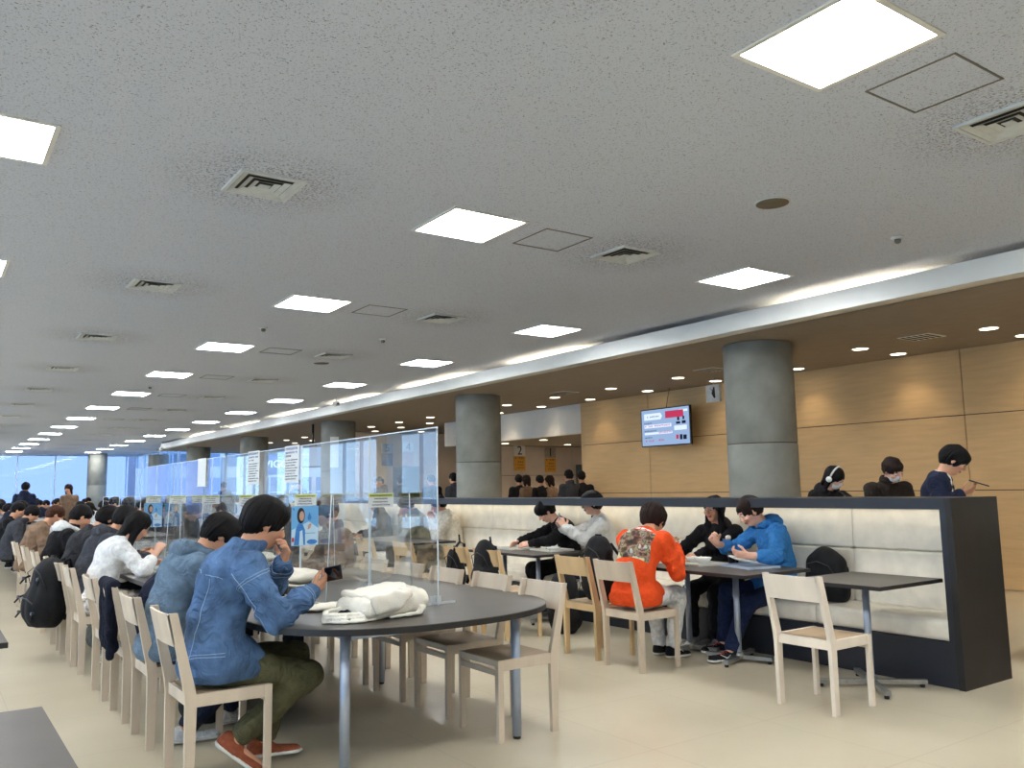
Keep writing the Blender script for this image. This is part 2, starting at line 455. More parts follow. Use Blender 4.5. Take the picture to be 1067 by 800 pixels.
        if hair in ('short', 'mop', 'curly', 'ponytail'):
            for s in (-1, 1): G.ell(hd(.088*s, .018, -.050), (.03, .05, .045), HR, .012, 's')
            G.plane(hd(0, -.06, -.078), HR @ V(0, .25, -1), .02)
        st = HR @ V(0, 0, 1)
        amp = .0045 if hair != 'curly' else .007
        def strands(X, Y, Z, HC=HC, HR=HR):
            x, y, z = X - HC[0], Y - HC[1], Z - HC[2]
            lx, ly, lz = [x*HR[0, i] + y*HR[1, i] + z*HR[2, i] for i in range(3)]
            an = np.arctan2(lx, ly + .03); el = lz*1.0
            w = np.sin(an*17 + 6*np.sin(an*3 + seed) + el*22) + .7*np.sin(an*31 + el*35 + 2*np.sin(an*5))
            return (.0036*w*np.clip((.12 - lz)*12, .15, 1)).astype(np.float32)
        if hair == 'curly': G.disp(wob(.007, 110, seed*7 + 3))
        else: G.disp(strands)
        G.disp(wob(.003, 34, seed*5 + 1))
        mk('hair', G.mesh(hh_), hairm, r)
    elif hair == 'cap': pass
    # top garment
    if topm is not None:
        T_ = Solid(); B = bulk; side_ax = V(0, 1, 0)
        hemz = -.02 - hem
        T_.cone(H + V(0, 0, hemz), Wst, .152*B, .142*B, .04, (side_ax, .78)); T_.cone(Wst, Ch, .142*B, .150*B, .05, (side_ax, .76)); T_.cone(Ch, Nk - .06*dv(a3), .146*B, .10*B, .05, (side_ax, .80))
        T_.cone(Sh[-1] - .01*dv(a3), Sh[1] - .01*dv(a3), .066*B, .066*B, .05)
        T_.cone(Nk - .03*dv(a3), Nk + .012*dv(a3), .078, .064, .04)
        if not stand:
            T_.ell(H + V(0, -.015, -.03), (.178*B, .130*B, .085), None, .04)
            for s in (-1, 1): T_.cone(H + V(.08*s, 0, -.01), H + (legj[s][1] - H)*.30 + V(.03*s, 0, .0), .105*B, .100*B, .05)
        for s in (-1, 1):
            E_, W_ = arms[s]; We = E_ + (W_ - E_)*sleeve*.96
            T_.cone(Sh[s], E_, .066*B, .056*B, .04); 
            if sleeve > .2: T_.cone(E_, We, .057*B, .043*B + (.008 if sleeve < .9 else 0), .03)
            # folds gathered round the elbow and cuff
            if sleeve > .3:
                u = nrm(We - E_)
                for q in (.18, .42, .66, .86): T_.ell(E_ + (We - E_)*q, ((.056 - .010*q)*B + .003,)*2 + (.012,), basis(u), .018)
                u2 = nrm(E_ - Sh[s])
                for q in (.55, .8): T_.ell(Sh[s] + (E_ - Sh[s])*q, (.062*B + .003,)*2 + (.013,), basis(u2), .022)
        if top == 'hoodie':
            T_.ell(Nk + V(0, -.065, .02), (.105, .075, .075), None, .035)
            for q in range(-4, 5):
                a = q/4*1.5; T_.ell(Nk + V(.088*math.sin(a), -.02 + .085*(1 - math.cos(a)) - .04*math.cos(a), .055 - .045*(1-math.cos(a))), (.030, .030, .030), None, .03)
            T_.ell(Nk + .075*nrm(dv(a3)) + V(0, .012, .035), (.070, .072, .08), None, .015, 's')
        if top in ('jacket', 'shirt'):
            cp = lambda a, e: Nk + (.020 + e)*dv(a3) + V((.078 - .25*e)*math.sin(a), -(.080 - .3*e)*math.cos(a), .012 + .014*math.cos(a))
            for q in range(20):
                a, a2_ = (q - 10)/10*PI*.93, (q - 9)/10*PI*.93
                for e in (0, .018, .034): T_.cone(cp(a, e), cp(a2_, e), .0105, .0105, .012)
            T_.ell(Nk + .06*dv(a3), (.055, .056, .055), None, .012, 's')
        if top == 'tee': T_.ell(Nk + .075*dv(a3) + V(0, .012, 0), (.066, .068, .06), None, .01, 's')
        T_.disp(wob(.0028*B, 26, seed*11 + 2)); T_.disp(folds(.0062*fold, 24, seed*13 + 5, (1, 1, .7)))
        if not stand: T_.ell(H + .015*dv(a1) + V(0, .01, 0), (.176*B, .150*B, .026), basis(dv(a1)) @ np.array([[1, 0, 0], [0, 1, 0], [0, 0, 1]]) if False else rotx(-a1), .02)
        if not stand: T_.plane((0, 0, seat/sc + .012 - hem*.0), (0, 0, -1), .01)
        tm = mk({'hoodie': 'hoodie', 'jacket': 'jacket', 'shirt': 'shirt', 'tee': 'sweatshirt'}[top], T_.mesh(max(h, .0065)), topm, r)
        r['_t'] = tm.name
        if hood_col is not None:
            Q = Solid(); Q.ell(Nk + V(0, -.075, .035), (.115, .080, .070), None, .03)
            for s in (-1, 1): Q.cone(Nk + V(.07*s, -.03, .05), Nk + V(.06*s, .07, .0), .032, .024, .03)
            Q.ell(Nk + .075*dv(a3) + V(0, .015, .05), (.066, .070, .09), None, .015, 's'); Q.disp(wob(.004, 50, seed))
            mk('hood', Q.mesh(max(h, .007)), hood_col, r)
    if legs and pantm is not None:
        Pn = Solid(); Pn.ell(H + V(0, 0, -.015), (.158, .118, .105), None, .03)
        for s in (-1, 1):
            hj, K_, A_, fd = legj[s]
            Pn.cone(hj, K_, .084, .070, .04); Pn.cone(K_, A_ + (K_-A_)*.10, .071, .055, .03)
            Pn.ell(K_ + (A_-K_)*.12, (.074, .070, .05), None, .03)
            Pn.ell(A_ + (K_-A_)*.16, (.058, .058, .02), None, .02)
        if skirt is not None: pass
        Pn.disp(wob(.003, 24, seed*3 + 8)); Pn.disp(folds(.0055, 26, seed*3 + 9))
        mk('trousers', Pn.mesh(max(h, .0075)), pantm, r)
        if skirt is not None:
            K0 = Solid(); K0.ell(H + V(0, 0, -.01), (.172, .14, .10), None, .04)
            for s in (-1, 1): K0.cone(H + V(.08*s, 0, -.01), legj[s][1] + V(0, -.05, .0), .105, .10, .08)
            K0.disp(wob(.004, 45, 5)); K0.plane((0, 0, seat - .06), (0, 0, -1), .02); mk('skirt', K0.mesh(.008), skirt, r)
        for s in (-1, 1):
            hj, K_, A_, fd = legj[s]
            up = V(0, 0, 1) if abs(fd[2]) < .3 else nrm(np.cross(np.cross(fd, V(0, 0, 1)), fd))
            Q = Solid(); z0 = A_ - up*.070
            Q.cone(A_ - fd*.03 - up*.018, A_ + fd*.02 - up*.030, .040, .040, .02); Q.cone(A_ - fd*.035 - up*.042, A_ + fd*.155 - up*.050, .036, .038, .02, (up, .8))
            Q.plane(z0 + up*.012, -up, .004)
            sh = mk('shoe', Q.mesh(.006 if fine else .009), shoem, r)
            Q = Solid(); Q.cone(A_ - fd*.036 - up*.055, A_ + fd*.158 - up*.055, .040, .042, .02, (up, .5)); Q.plane(z0 + up*.020, up, .003); Q.plane(z0, -up, .003)
            mk('sole', Q.mesh(.006 if fine else .009), M_rubber, sh)
    if mask:
        Q = Solid(); Q.ell(hd(0, .033, -.050), (.062, .066, .060), HR, .01); Q.ell(hd(0, .10, -.02), (.018, .018, .02), HR, .02)
        Q.plane(hd(0, .04, -.002), HR @ V(0, -.25, 1), .006); Q.plane(hd(0, .03, 0), HR @ V(0, -1, 0), .006)
        m_ = mk('mask', Q.mesh(.006), M_mask, r)
        b = MB()
        for s in (-1, 1): b.tube([hd(.055*s, .05, -.02), hd(.075*s, .01, .0), hd(.082*s, -.02, .005)], .0018, 5); b.tube([hd(.055*s, .04, -.07), hd(.075*s, .0, -.04), hd(.082*s, -.02, .0)], .0018, 5)
        b.build('ear_loop', M_mask, m_)
    if glasses:
        b = MB(); gm = mat('glasses_frame', srgb(40, 36, 36), .3, .4)
        for s in (-1, 1):
            pts = [hd(.033*s + .023*math.cos(a), .104 - .006*abs(math.cos(a)), .010 + .018*math.sin(a)) for a in np.linspace(0, 2*PI, 17)]
            b.tube(pts, .0016, 6); b.tube([hd(.056*s, .100, .014), hd(.078*s, .05, .012), hd(.082*s, -.005, .008)], .0018, 6)
        b.tube([hd(-.010, .106, .012), hd(.010, .106, .012)], .0016, 6); b.build('glasses', gm, r, True)
    if headset:
        b = MB(); m_ = mat('headphone_white', srgb(228, 226, 220), .4)
        b.tube([hd(.098*math.sin(a), -.01, .035 + .105*math.cos(a)) for a in np.linspace(-1.6, 1.6, 15)], .010, 8)
        for s in (-1, 1): b.tube([hd(.078*s, -.01, -.005), hd(.112*s, -.01, -.005)], .032, 16)
        b.build('headphones', m_, r, True)
    r.scale = (sc, sc, sc)
    info = dict(root=r, HC=HC, HR=HR, arms=arms, Nk=Nk, Ch=Ch, W=Wst, H=H, Sh=Sh, legs=legj, hd=hd)
    if '_t' in r: info['top'] = bpy.data.objects[r['_t']]; del r['_t']
    return info
def basis(w):
    w = nrm(w); a = nrm(np.cross(w, V(0.3, .2, 1) if abs(w[2]) < .9 else V(1, 0, 0))); return np.stack([a, np.cross(w, a), w], 1)
def snap(obj, pts, off=.001):
    """lay points onto an object's surface (local coordinates)"""
    me = obj.data; bv = BVHTree.FromPolygons([v.co.copy() for v in me.vertices], [tuple(p.vertices) for p in me.polygons])
    out = []
    for p in pts:
        q, n, i, d = bv.find_nearest(Vector(p)); out.append(q + n*off)
    return out
# ================================================================== the room
CZ, LZ = 3.38, 3.12            # main ceiling, lower ceiling over the queue
WX = 11.30                     # plywood wall
# --- ceiling material: rock-wool tiles with fine pits and soot around vents
def ceiling_mat():
    m, nt, out = _new('rockwool_ceiling'); N, L = nt.nodes, nt.links
    b = N.new('ShaderNodeBsdfPrincipled'); b.inputs['Roughness'].default_value = .9; b.inputs['Specular IOR Level'].default_value = .15
    tc = N.new('ShaderNodeTexCoord')
    n1 = N.new('ShaderNodeTexNoise'); n1.inputs['Scale'].default_value = 86; n1.inputs['Detail'].default_value = 4; n1.inputs['Roughness'].default_value = .65
    L.new(tc.outputs['Object'], n1.inputs['Vector'])
    cr = N.new('ShaderNodeValToRGB'); cr.color_ramp.elements[0].position = .32; cr.color_ramp.elements[1].position = .44
    cr.color_ramp.elements[0].color = srgb(122, 127, 138); cr.color_ramp.elements[1].color = srgb(202, 209, 222)
    L.new(n1.outputs['Fac'], cr.inputs['Fac'])
    # soot spots: periodic distance to vent centres (x = 1.74 and 4.92 ..., pitch 3.18 in x and y)
    sx = N.new('ShaderNodeSeparateXYZ'); L.new(tc.outputs['Object'], sx.inputs[0])
    def per(sock, off):
        a = N.new('ShaderNodeMath'); a.operation = 'ADD'; a.inputs[1].default_value = -off + 1.59 + 318
        L.new(sock, a.inputs[0])
        c = N.new('ShaderNodeMath'); c.operation = 'MODULO'; c.inputs[1].default_value = 3.18; L.new(a.outputs[0], c.inputs[0])
        d = N.new('ShaderNodeMath'); d.operation = 'SUBTRACT'; d.inputs[1].default_value = 1.59; L.new(c.outputs[0], d.inputs[0])
        return d.outputs[0]
    px, py = per(sx.outputs['X'], 1.74), per(sx.outputs['Y'], 5.27)
    cb = N.new('ShaderNodeCombineXYZ'); L.new(px, cb.inputs[0]); L.new(py, cb.inputs[1])
    ln = N.new('ShaderNodeVectorMath'); ln.operation = 'LENGTH'; L.new(cb.outputs[0], ln.inputs[0])
    rp = N.new('ShaderNodeMapRange'); rp.inputs['From Min'].default_value = .15; rp.inputs['From Max'].default_value = .75
    rp.inputs['To Min'].default_value = 1; rp.inputs['To Max'].default_value = 0; L.new(ln.outputs['Value'], rp.inputs['Value'])
    n2 = N.new('ShaderNodeTexNoise'); n2.inputs['Scale'].default_value = 60; n2.inputs['Detail'].default_value = 3
    L.new(tc.outputs['Object'], n2.inputs['Vector'])
    c2 = N.new('ShaderNodeValToRGB'); c2.color_ramp.elements[0].position = .5; c2.color_ramp.elements[1].position = .62
    L.new(n2.outputs['Fac'], c2.inputs['Fac'])
    mu = N.new('ShaderNodeMath'); mu.operation = 'MULTIPLY'; L.new(rp.outputs[0], mu.inputs[0]); L.new(c2.outputs['Color'], mu.inputs[1])
    m2 = N.new('ShaderNodeMath'); m2.operation = 'MULTIPLY'; m2.inputs[1].default_value = .75; L.new(mu.outputs[0], m2.inputs[0])
    mx = N.new('ShaderNodeMixRGB'); mx.inputs['Color2'].default_value = srgb(70, 62, 55)
    L.new(m2.outputs[0], mx.inputs['Fac']); L.new(cr.outputs['Color'], mx.inputs['Color1']); L.new(mx.outputs[0], b.inputs['Base Color'])
    bp = N.new('ShaderNodeBump'); bp.inputs['Strength'].default_value = .5; bp.inputs['Distance'].default_value = .006
    L.new(n1.outputs['Fac'], bp.inputs['Height']); L.new(bp.outputs[0], b.inputs['Normal'])
    L.new(b.outputs[0], out.inputs['Surface']); return m
def floor_mat():
    m, nt, out = _new('vinyl_floor'); N, L = nt.nodes, nt.links
    b = N.new('ShaderNodeBsdfPrincipled'); b.inputs['Specular IOR Level'].default_value = .5
    tc = N.new('ShaderNodeTexCoord'); sx = N.new('ShaderNodeSeparateXYZ'); L.new(tc.outputs['Object'], sx.inputs[0])
    cb = N.new('ShaderNodeCombineXYZ'); L.new(sx.outputs['X'], cb.inputs[0]); L.new(sx.outputs['Y'], cb.inputs[1]); cb.inputs[2].default_value = 3.7
    no = N.new('ShaderNodeTexNoise'); no.inputs['Scale'].default_value = 1.1; no.inputs['Detail'].default_value = 5; L.new(cb.outputs[0], no.inputs['Vector'])
    cr = N.new('ShaderNodeValToRGB'); e = cr.color_ramp.elements; e[0].position = .3; e[1].position = .7
    e[0].color = srgb(188, 176, 150); e[1].color = srgb(202, 191, 166); L.new(no.outputs['Fac'], cr.inputs['Fac'])
    prev = None
    for ax, off in (('X', .35), ('Y', .2)):
        ad = N.new('ShaderNodeMath'); ad.operation = 'ADD'; ad.inputs[1].default_value = 90 + off; L.new(sx.outputs[ax], ad.inputs[0])
        md = N.new('ShaderNodeMath'); md.operation = 'MODULO'; md.inputs[1].default_value = .9; L.new(ad.outputs[0], md.inputs[0])
        lt = N.new('ShaderNodeMath'); lt.operation = 'LESS_THAN'; lt.inputs[1].default_value = .004; L.new(md.outputs[0], lt.inputs[0])
        if prev is None: prev = lt.outputs[0]
        else:
            mxx = N.new('ShaderNodeMath'); mxx.operation = 'MAXIMUM'; L.new(prev, mxx.inputs[0]); L.new(lt.outputs[0], mxx.inputs[1]); prev = mxx.outputs[0]
    hf = N.new('ShaderNodeMath'); hf.operation = 'MULTIPLY'; hf.inputs[1].default_value = .55; L.new(prev, hf.inputs[0])
    mx = N.new('ShaderNodeMixRGB'); L.new(hf.outputs[0], mx.inputs['Fac']); L.new(cr.outputs['Color'], mx.inputs['Color1']); mx.inputs['Color2'].default_value = srgb(150, 138, 112)
    L.new(mx.outputs[0], b.inputs['Base Color'])
    b.inputs['Roughness'].default_value = .28
    n4 = N.new('ShaderNodeTexNoise'); n4.inputs['Scale'].default_value = 4; n4.inputs['Detail'].default_value = 1; L.new(cb.outputs[0], n4.inputs['Vector'])
    bp = N.new('ShaderNodeBump'); bp.inputs['Strength'].default_value = .05; bp.inputs['Distance'].default_value = .01
    L.new(n4.outputs['Fac'], bp.inputs['Height']); L.new(bp.outputs[0], b.inputs['Normal'])
    L.new(b.outputs[0], out.inputs['Surface']); return m
M_ceil = ceiling_mat(); M_floor = floor_mat()
M_lowc = mat('low_ceiling_paint', srgb(150, 140, 128), .85, 0, .04, 6, .1, 90, .2)
M_fascia = mat('fascia_white_metal', srgb(222, 222, 216), .4, 0, .04, 3, 0, 60, .5)
M_conc = mat('fair_faced_concrete', srgb(134, 134, 126), .8, 0, .20, 2.6, .25, 30, .3, detail=8)
M_wood = mat('plywood_wall', srgb(208, 175, 127), .6, 0, .07, 2.2, .05, 40, .35, stretch=(1, 1, 9), detail=7)
M_joint = mat('shadow_joint', srgb(70, 52, 34), .8, 0, .05)
M_white = mat('white_paint', srgb(222, 220, 214), .7, 0, .03, 4)
M_cream = mat('cream_tile_wall', srgb(214, 196, 176), .55, 0, .05, 3)
M_black = mat('black_laminate', srgb(34, 32, 31), .5, 0, .25, 5, .05, 80, .4)
M_navyblack = mat('black_laminate_gloss', srgb(30, 33, 42), .38, 0, .15, 5, .03, 80, .5)
M_alu = mat('satin_aluminium', srgb(176, 180, 184), .35, .85, .05, 8)
M_steel = mat('pale_grey_steel', srgb(170, 180, 196), .38, .55, .06, 8)
M_chrome = mat('cast_metal', srgb(165, 165, 162), .35, .9, .15, 30)
M_dark = mat('dark_void', srgb(22, 22, 22), .9, 0, .1)
M_ventm = mat('vent_paint', srgb(206, 212, 212), .5, 0, .08, 14)

struct(box('floor', -9, 32, -5, 48, -.1, 0, M_floor))
# main ceiling slab over the hall (stops above the fascia cove)
struct(box('ceiling', -9, 8.3, -5, 46.5, CZ, CZ + .2, M_ceil))
b = MB(); b.box(7.75, 31, -5, 36.2, LZ, LZ + .08)
lowc = b.build('ceiling_lower', M_lowc); struct(lowc)
# fascia beam: face, small bullnose lip, top ledge of the cove
b = MB()
b.poly_prism([(7.55, LZ), (7.78, LZ), (7.78, 3.24), (7.60, 3.24), (7.60, 3.32), (7.55, 3.32)], -5, 34.4, axis='y')
struct(b.build('trim_1', M_fascia))
b = MB(); b.box(7.60, 8.3, -5, 34.4, 3.205, 3.235); struct(b.build('trim_2', M_fascia))
b = MB(); b.box(8.1, 8.3, -5, 34.4, 3.235, CZ); struct(b.build('trim_3', M_white))
b = MB(); b.box(7.55, 8.3, 34.4, 34.5, LZ, CZ); struct(b.build('trim_4', M_fascia))

# plywood wall of separate panels with shadow joints
b = MB()
ys = [-5, -.1, 2.8, 5.71, 8.66, 11.65, 13.61]
zs = [(0, 1.25), (1.25, 2.24), (2.24, LZ)]
for i in range(len(ys)-1):
    for z0, z1 in zs:
        b.box(WX, WX + .03, ys[i] + .006, ys[i+1] - .006, z0 + .006, z1 - (.006 if z1 < LZ else 0))
struct(b.build('wall_right', M_wood))
struct(box('wall_right_back', WX + .025, WX + .16, -5, 13.6, 0, LZ, M_joint))
struct(box('wall_right_end', WX, WX + .35, 13.61, 13.66, 0, LZ, M_wood))
struct(box('wall_bulkhead', WX, WX + .2, 13.66, 19.3, 2.5, LZ, M_white))
struct(box('ceiling_counter', WX + .2, 16.5, 13.66, 18.62, 2.5, 2.56, M_lowc))
# counter alcove: rear wall with tile joints, side wall, pass-through
b = MB()
for i in range(5):
    for z0, z1 in ((0, .95), (.95, 1.72), (1.72, 2.5)):
        b.box(12.3 + i*.86, 12.3 + (i+1)*.86 - .01, 18.42, 18.45, z0, z1 - .01)
struct(b.build('wall_counter', M_cream))
struct(box('wall_counter_back', 12.3, 16.6, 18.45, 18.6, 0, 2.5, M_joint))
struct(box('wall_counter_side', 16.5, 16.6, 13.66, 18.5, 0, 2.5, M_cream))
struct(box('wall_counter_far', 10.2, 16.6, 23.2, 23.3, 0, LZ, M_cream))
struct(box('wall_far_right', 16.6, 16.8, 18.5, 36, 0, LZ, M_white))
# near/side/behind walls that close the hall
struct(box('wall_back', -9, 12, -5.1, -5, 0, CZ + .1, M_white))
struct(box('wall_back_right', 12, 31, -5.1, -5, 0, LZ, M_white))

# ---- columns
def column(x, y, top, i):
    r = empty('concrete_column', (x, y, 0), 0,
        ['concrete column right of the wall screen, nearest to the right', 'concrete column left of the pick-up counters, second of the row',
         'third concrete column, with a hanging white paper strip', 'fourth concrete column of the row behind the bench',
         'fifth concrete column of the row behind the bench', 'sixth concrete column of the row, at the end of the white fascia', 'free-standing column by the far window wall'][i], 'column', 'round concrete columns')
    z = 0; prof = []
    for k in range(3):
        zt = (.62, 1.87, top)[k] if top < 3.2 else (.62, 1.87, top)[k]
        bb = MB(); bb.lathe([(.42, z + .006), (.425, z + .012), (.425, zt - .012), (.42, zt - .004)], n=48)
        bb.build('drum', M_conc, r); z = zt
    bb = MB(); bb.lathe([(.417, 0), (.417, top - .003)], n=48); bb.build('joint', M_joint, r)
    return r
for i in range(6): column(8.59, 6.86 + 6.55*i, LZ + .0, i)
column(6.9, 44.5, CZ, 6)

# ---- far glazing : panes, mullions and a rail, main hall (y=46) and right part (y=36)
M_glass = clear('window_glass', (.44, .50, .66, 1), .6, .0, 1.2)
M_glassL = clear('window_glass_left', (.85, .92, .98, 1), 1.0, .0, 1.0)
M_mull = mat('window_mullion', srgb(205, 222, 238), .4, .3, .04)
def glazing(n, ax, c, a0, a1, z1, step, g, mw=.05, rails=()):
    o = MB()
    if ax == 'y': o.box(a0, a1, c, c + .012, .02, z1)
    else: o.box(c, c + .012, a0, a1, .02, z1)
    w = o.build('window_%d' % n, g); struct(w)
    f = MB(); k = a0
    while k <= a1 + .01:
        if ax == 'y': f.box(k - mw/2, k + mw/2, c - .06, c + .06, 0, z1)
        else: f.box(c - .06, c + .06, k - mw/2, k + mw/2, 0, z1)
        k += step
    for rz in (0.04, z1 - .04) + tuple(rails):
        if ax == 'y': f.box(a0, a1, c - .04, c + .04, rz - .04, rz + .04)
        else: f.box(c - .04, c + .04, a0, a1, rz - .04, rz + .04)
    f.build('window_frame', M_mull, w)
    return w
M_glassR = clear('window_glass_right', (.74, .82, .94, 1), .8, .0, 1.0)
glazing(1, 'y', 46.2, -9, 9.0, CZ, 1.59, M_glass)
glazing(2, 'y', 36.1, 9.0, 31, LZ, 1.5, M_glassR, .07)
glazing(3, 'x', 9.0, 36.1, 46.2, CZ, 1.68, M_glassR)
glazing(4, 'x', -9.0, -5, 46.2, CZ, 1.6, M_glassL)
struct(box('ceiling_far', 8.3, 9.1, 34.4, 46.5, CZ, CZ + .2, M_ceil))
# white pillars on the left window wall (seen only mirrored in the acrylic)
for k in range(8):
    struct(box('wall_left_pier_%d' % (k + 1), -8.9, -8.3, 1.2 + 6.36*k, 2.0 + 6.36*k, 0, CZ, M_white))

# ---- outside : ground, neighbouring building with lit sign
M_ground = mat('paving_outside', srgb(150, 150, 150), .9, 0, .1, 1)
struct(box('ground_outside', -60, 90, 48.2, 120, -.3, -.12, M_ground))
M_fac = mat('facade_grey', srgb(236, 222, 200), .8, 0, .08, .8)
M_win2 = mat('facade_glass', srgb(120, 140, 160), .15, 0, .1, .4)
nb = empty('neighbouring_building', (22, 62, 0), 0, 'grey building across the street seen through the far windows', 'building')
box('wall', -9, 13, 0, 8, -.12, 9, M_fac, nb)
for i in range(9):
    for z0, z1 in ((.3, 2.5), (3.3, 5.2), (6, 8)):
        w = box('window', -8.6 + i*2.3, -8.6 + i*2.3 + 1.9, -.06, .02, z0, z1, M_win2, nb)
        box('window_bar', -8.6 + i*2.3 + .9, -8.6 + i*2.3 + 1.0, -.1, -.05, z0, z1, M_mull, w)
        box('window_bar', -8.6 + i*2.3, -8.6 + i*2.3 + 1.9, -.1, -.05, (z0+z1)/2 - .05, (z0+z1)/2 + .05, M_mull, w)

# ================================================================== ceiling fixtures
M_panel = emit('led_panel', (.96, .98, 1.0, 1), 34)
M_cove = emit('cove_tube', (1, .82, .56, 1), 100)
M_dl = emit('downlight_disc', (1, .84, .62, 1), 8)
def panel_proto():
    r = empty('ceiling_panel_light')
    f = MB(); w = .333
    for a in ((-w, w, -w, -w+.028), (-w, w, w-.028, w), (-w, -w+.028, -w+.028, w-.028), (w-.028, w, -w+.028, w-.028)):
        f.box(a[0], a[1], a[2], a[3], -.008, .0)
    f.build('frame', M_fascia, r)
    box('diffuser', -w+.028, w-.028, -w+.028, w-.028, -.003, .0, M_panel, r)
    return r
P0 = panel_proto()
ordn = ['nearest', 'second', 'third', 'fourth', 'fifth', 'sixth', 'seventh', 'eighth', 'ninth', 'tenth', 'eleventh', 'twelfth', 'thirteenth', 'fourteenth', 'fifteenth']
rows = {'left': (.19, 1), 'middle': (3.345, 0), 'right': (6.51, 1)}
first = True
for nm, (x, k0) in rows.items():
    for k in range(k0, 14 if nm != 'left' else 4):
        if nm == 'left' and k > 2: continue
        o = P0 if first else copy_tree(P0); first = False
        o.location = (x, 2.13 + 3.18*k, CZ)
        tag(o, '%s square white ceiling panel light of the %s row, counted from the camera' % (ordn[k-k0], nm), 'ceiling light', 'square ceiling panel lights')
# off-frame fittings that light the room (same lamps, left of and behind the camera)
for x, ks in ((-2.97, range(0, 14)), (-6.13, range(0, 14)), (.19, [0, -1] + list(range(3, 14))), (3.345, [-1]), (6.51, [0, -1])):
    for k in ks:
        o = copy_tree(P0); o.location = (x, 2.13 + 3.18*k, CZ)
        tag(o, 'square white ceiling panel light outside the left and near edges of the view', 'ceiling light', 'panel lights beyond the view')

def vent_proto(name, s=.215, dz=.0):
    r = empty(name)
    f = MB()
    for a in ((-s, s, -s, -s+.025), (-s, s, s-.025, s), (-s, -s+.025, -s+.025, s-.025), (s-.025, s, -s+.025, s-.025)):
        f.box(a[0], a[1], a[2], a[3], -.016, 0)
    f.build('frame', M_ventm, r)
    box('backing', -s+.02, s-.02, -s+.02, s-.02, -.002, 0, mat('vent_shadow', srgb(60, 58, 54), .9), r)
    for q, w in enumerate((.186, .136, .086)):
        t = MB()   # a square louvre ring sloping outwards
        o_, i_ = w, w - .036
        for k in range(4):
            M = Matrix.Rotation(k*PI/2, 4, 'Z')
            P = [M @ Vector(v) for v in ((-o_, -o_, -.016), (o_, -o_, -.016), (i_, -i_, -.004), (-i_, -i_, -.004))]
            t.quad(*P)
            P2 = [v + Vector((0, 0, .003)) for v in P]; t.quad(*P2[::-1])
        t.build('louvre', M_ventm, r)
    box('centre_plate', -.036, .036, -.030, .030, -.014, -.010, M_ventm, r)
    return r
V0 = vent_proto('air_vent'); first = True
for nm, x, k0, k1 in (('left', 1.74, 0, 8), ('middle', 4.92, -1, 9)):
    for k in range(k0, k1):
        o = V0 if first else copy_tree(V0); first = False
        o.location = (x, 5.28 + 3.18*k, CZ)
        tag(o, '%s square white air vent with sooty surround, %s row of ceiling vents' % (ordn[k-k0], nm), 'air vent', 'square ceiling air vents')
# hatches: thin dark joint outlines in the ceiling
HB = None
for k in range(-1, 7):
    b = MB(); w = .235; t = .011
    for a in ((-w, w, -w, -w+t), (-w, w, w-t, w), (-w, -w+t, -w+t, w-t), (w-t, w, -w+t, w-t)):
        b.box(a[0], a[1], a[2], a[3], -.004, .0)
    o = b.build('ceiling_hatch', mat('hatch_joint', srgb(112, 108, 100), .7), loc=(4.12, 5.28 + 3.18*k, CZ))
    tag(o, '%s square access hatch outline in the ceiling beside the middle lights' % ordn[k+1], 'ceiling hatch', 'square ceiling access hatches')
M_spk = mat('speaker_grille', srgb(104, 94, 72), .6, 0, .1, 200)
for i, (x, y) in enumerate(((4.90, 3.71), (5.05, 12.42))):
    b = MB(); b.lathe([(.125, 0), (.125, -.008), (.115, -.008)]); b.build('ring', M_ventm, (r := empty('ceiling_speaker', (x, y, CZ), 0, ['round brown ceiling speaker above the right side, near the camera', 'small round ceiling speaker in the distance'][i], 'speaker', 'round ceiling speakers')))
    b = MB(); b.lathe([(.115, -.002), (.115, -.011)]); b.build('grille', M_spk, r)
for i, (x, y) in enumerate(((3.33, 10.03), (3.40, 16.58), (6.50, 3.71), (4.94, 10.04))):
    r = empty('smoke_detector', (x, y, CZ), 0, ['small smoke detector between the third and fourth middle ceiling lights', 'small smoke detector on the ceiling far away', 'tiny white sensor on the ceiling above the bench', 'small sensor on the ceiling left of the fourth ceiling hatch'][i], 'smoke detector', 'ceiling detectors')
    b = MB(); b.lathe([(.05, 0), (.05, -.012), (.03, -.02)]); b.build('base', M_ventm, r)
    b = MB(); b.lathe([(.026, -.02), (.026, -.045), (.012, -.055)]); b.build('sensor_head', mat('detector_grey', srgb(110, 108, 100), .6), r)
# cove tubes on the ledge above the fascia
for i, (y0, y1) in enumerate(((1.0, 2.4), (4.3, 5.75), (9.2, 11.0), (12.3, 14.7), (16.0, 18.2), (19.4, 22.0), (23.5, 26), (28, 31))):
    b = MB(); b.tube([(7.88, y0, 3.252), (7.88, y1, 3.252)], .015, 8)
    r = b.build('cove_light_tube', M_cove)
    tag(r, '%s warm light tube in the cove above the white fascia' % ordn[i], 'cove light', 'warm cove light tubes')
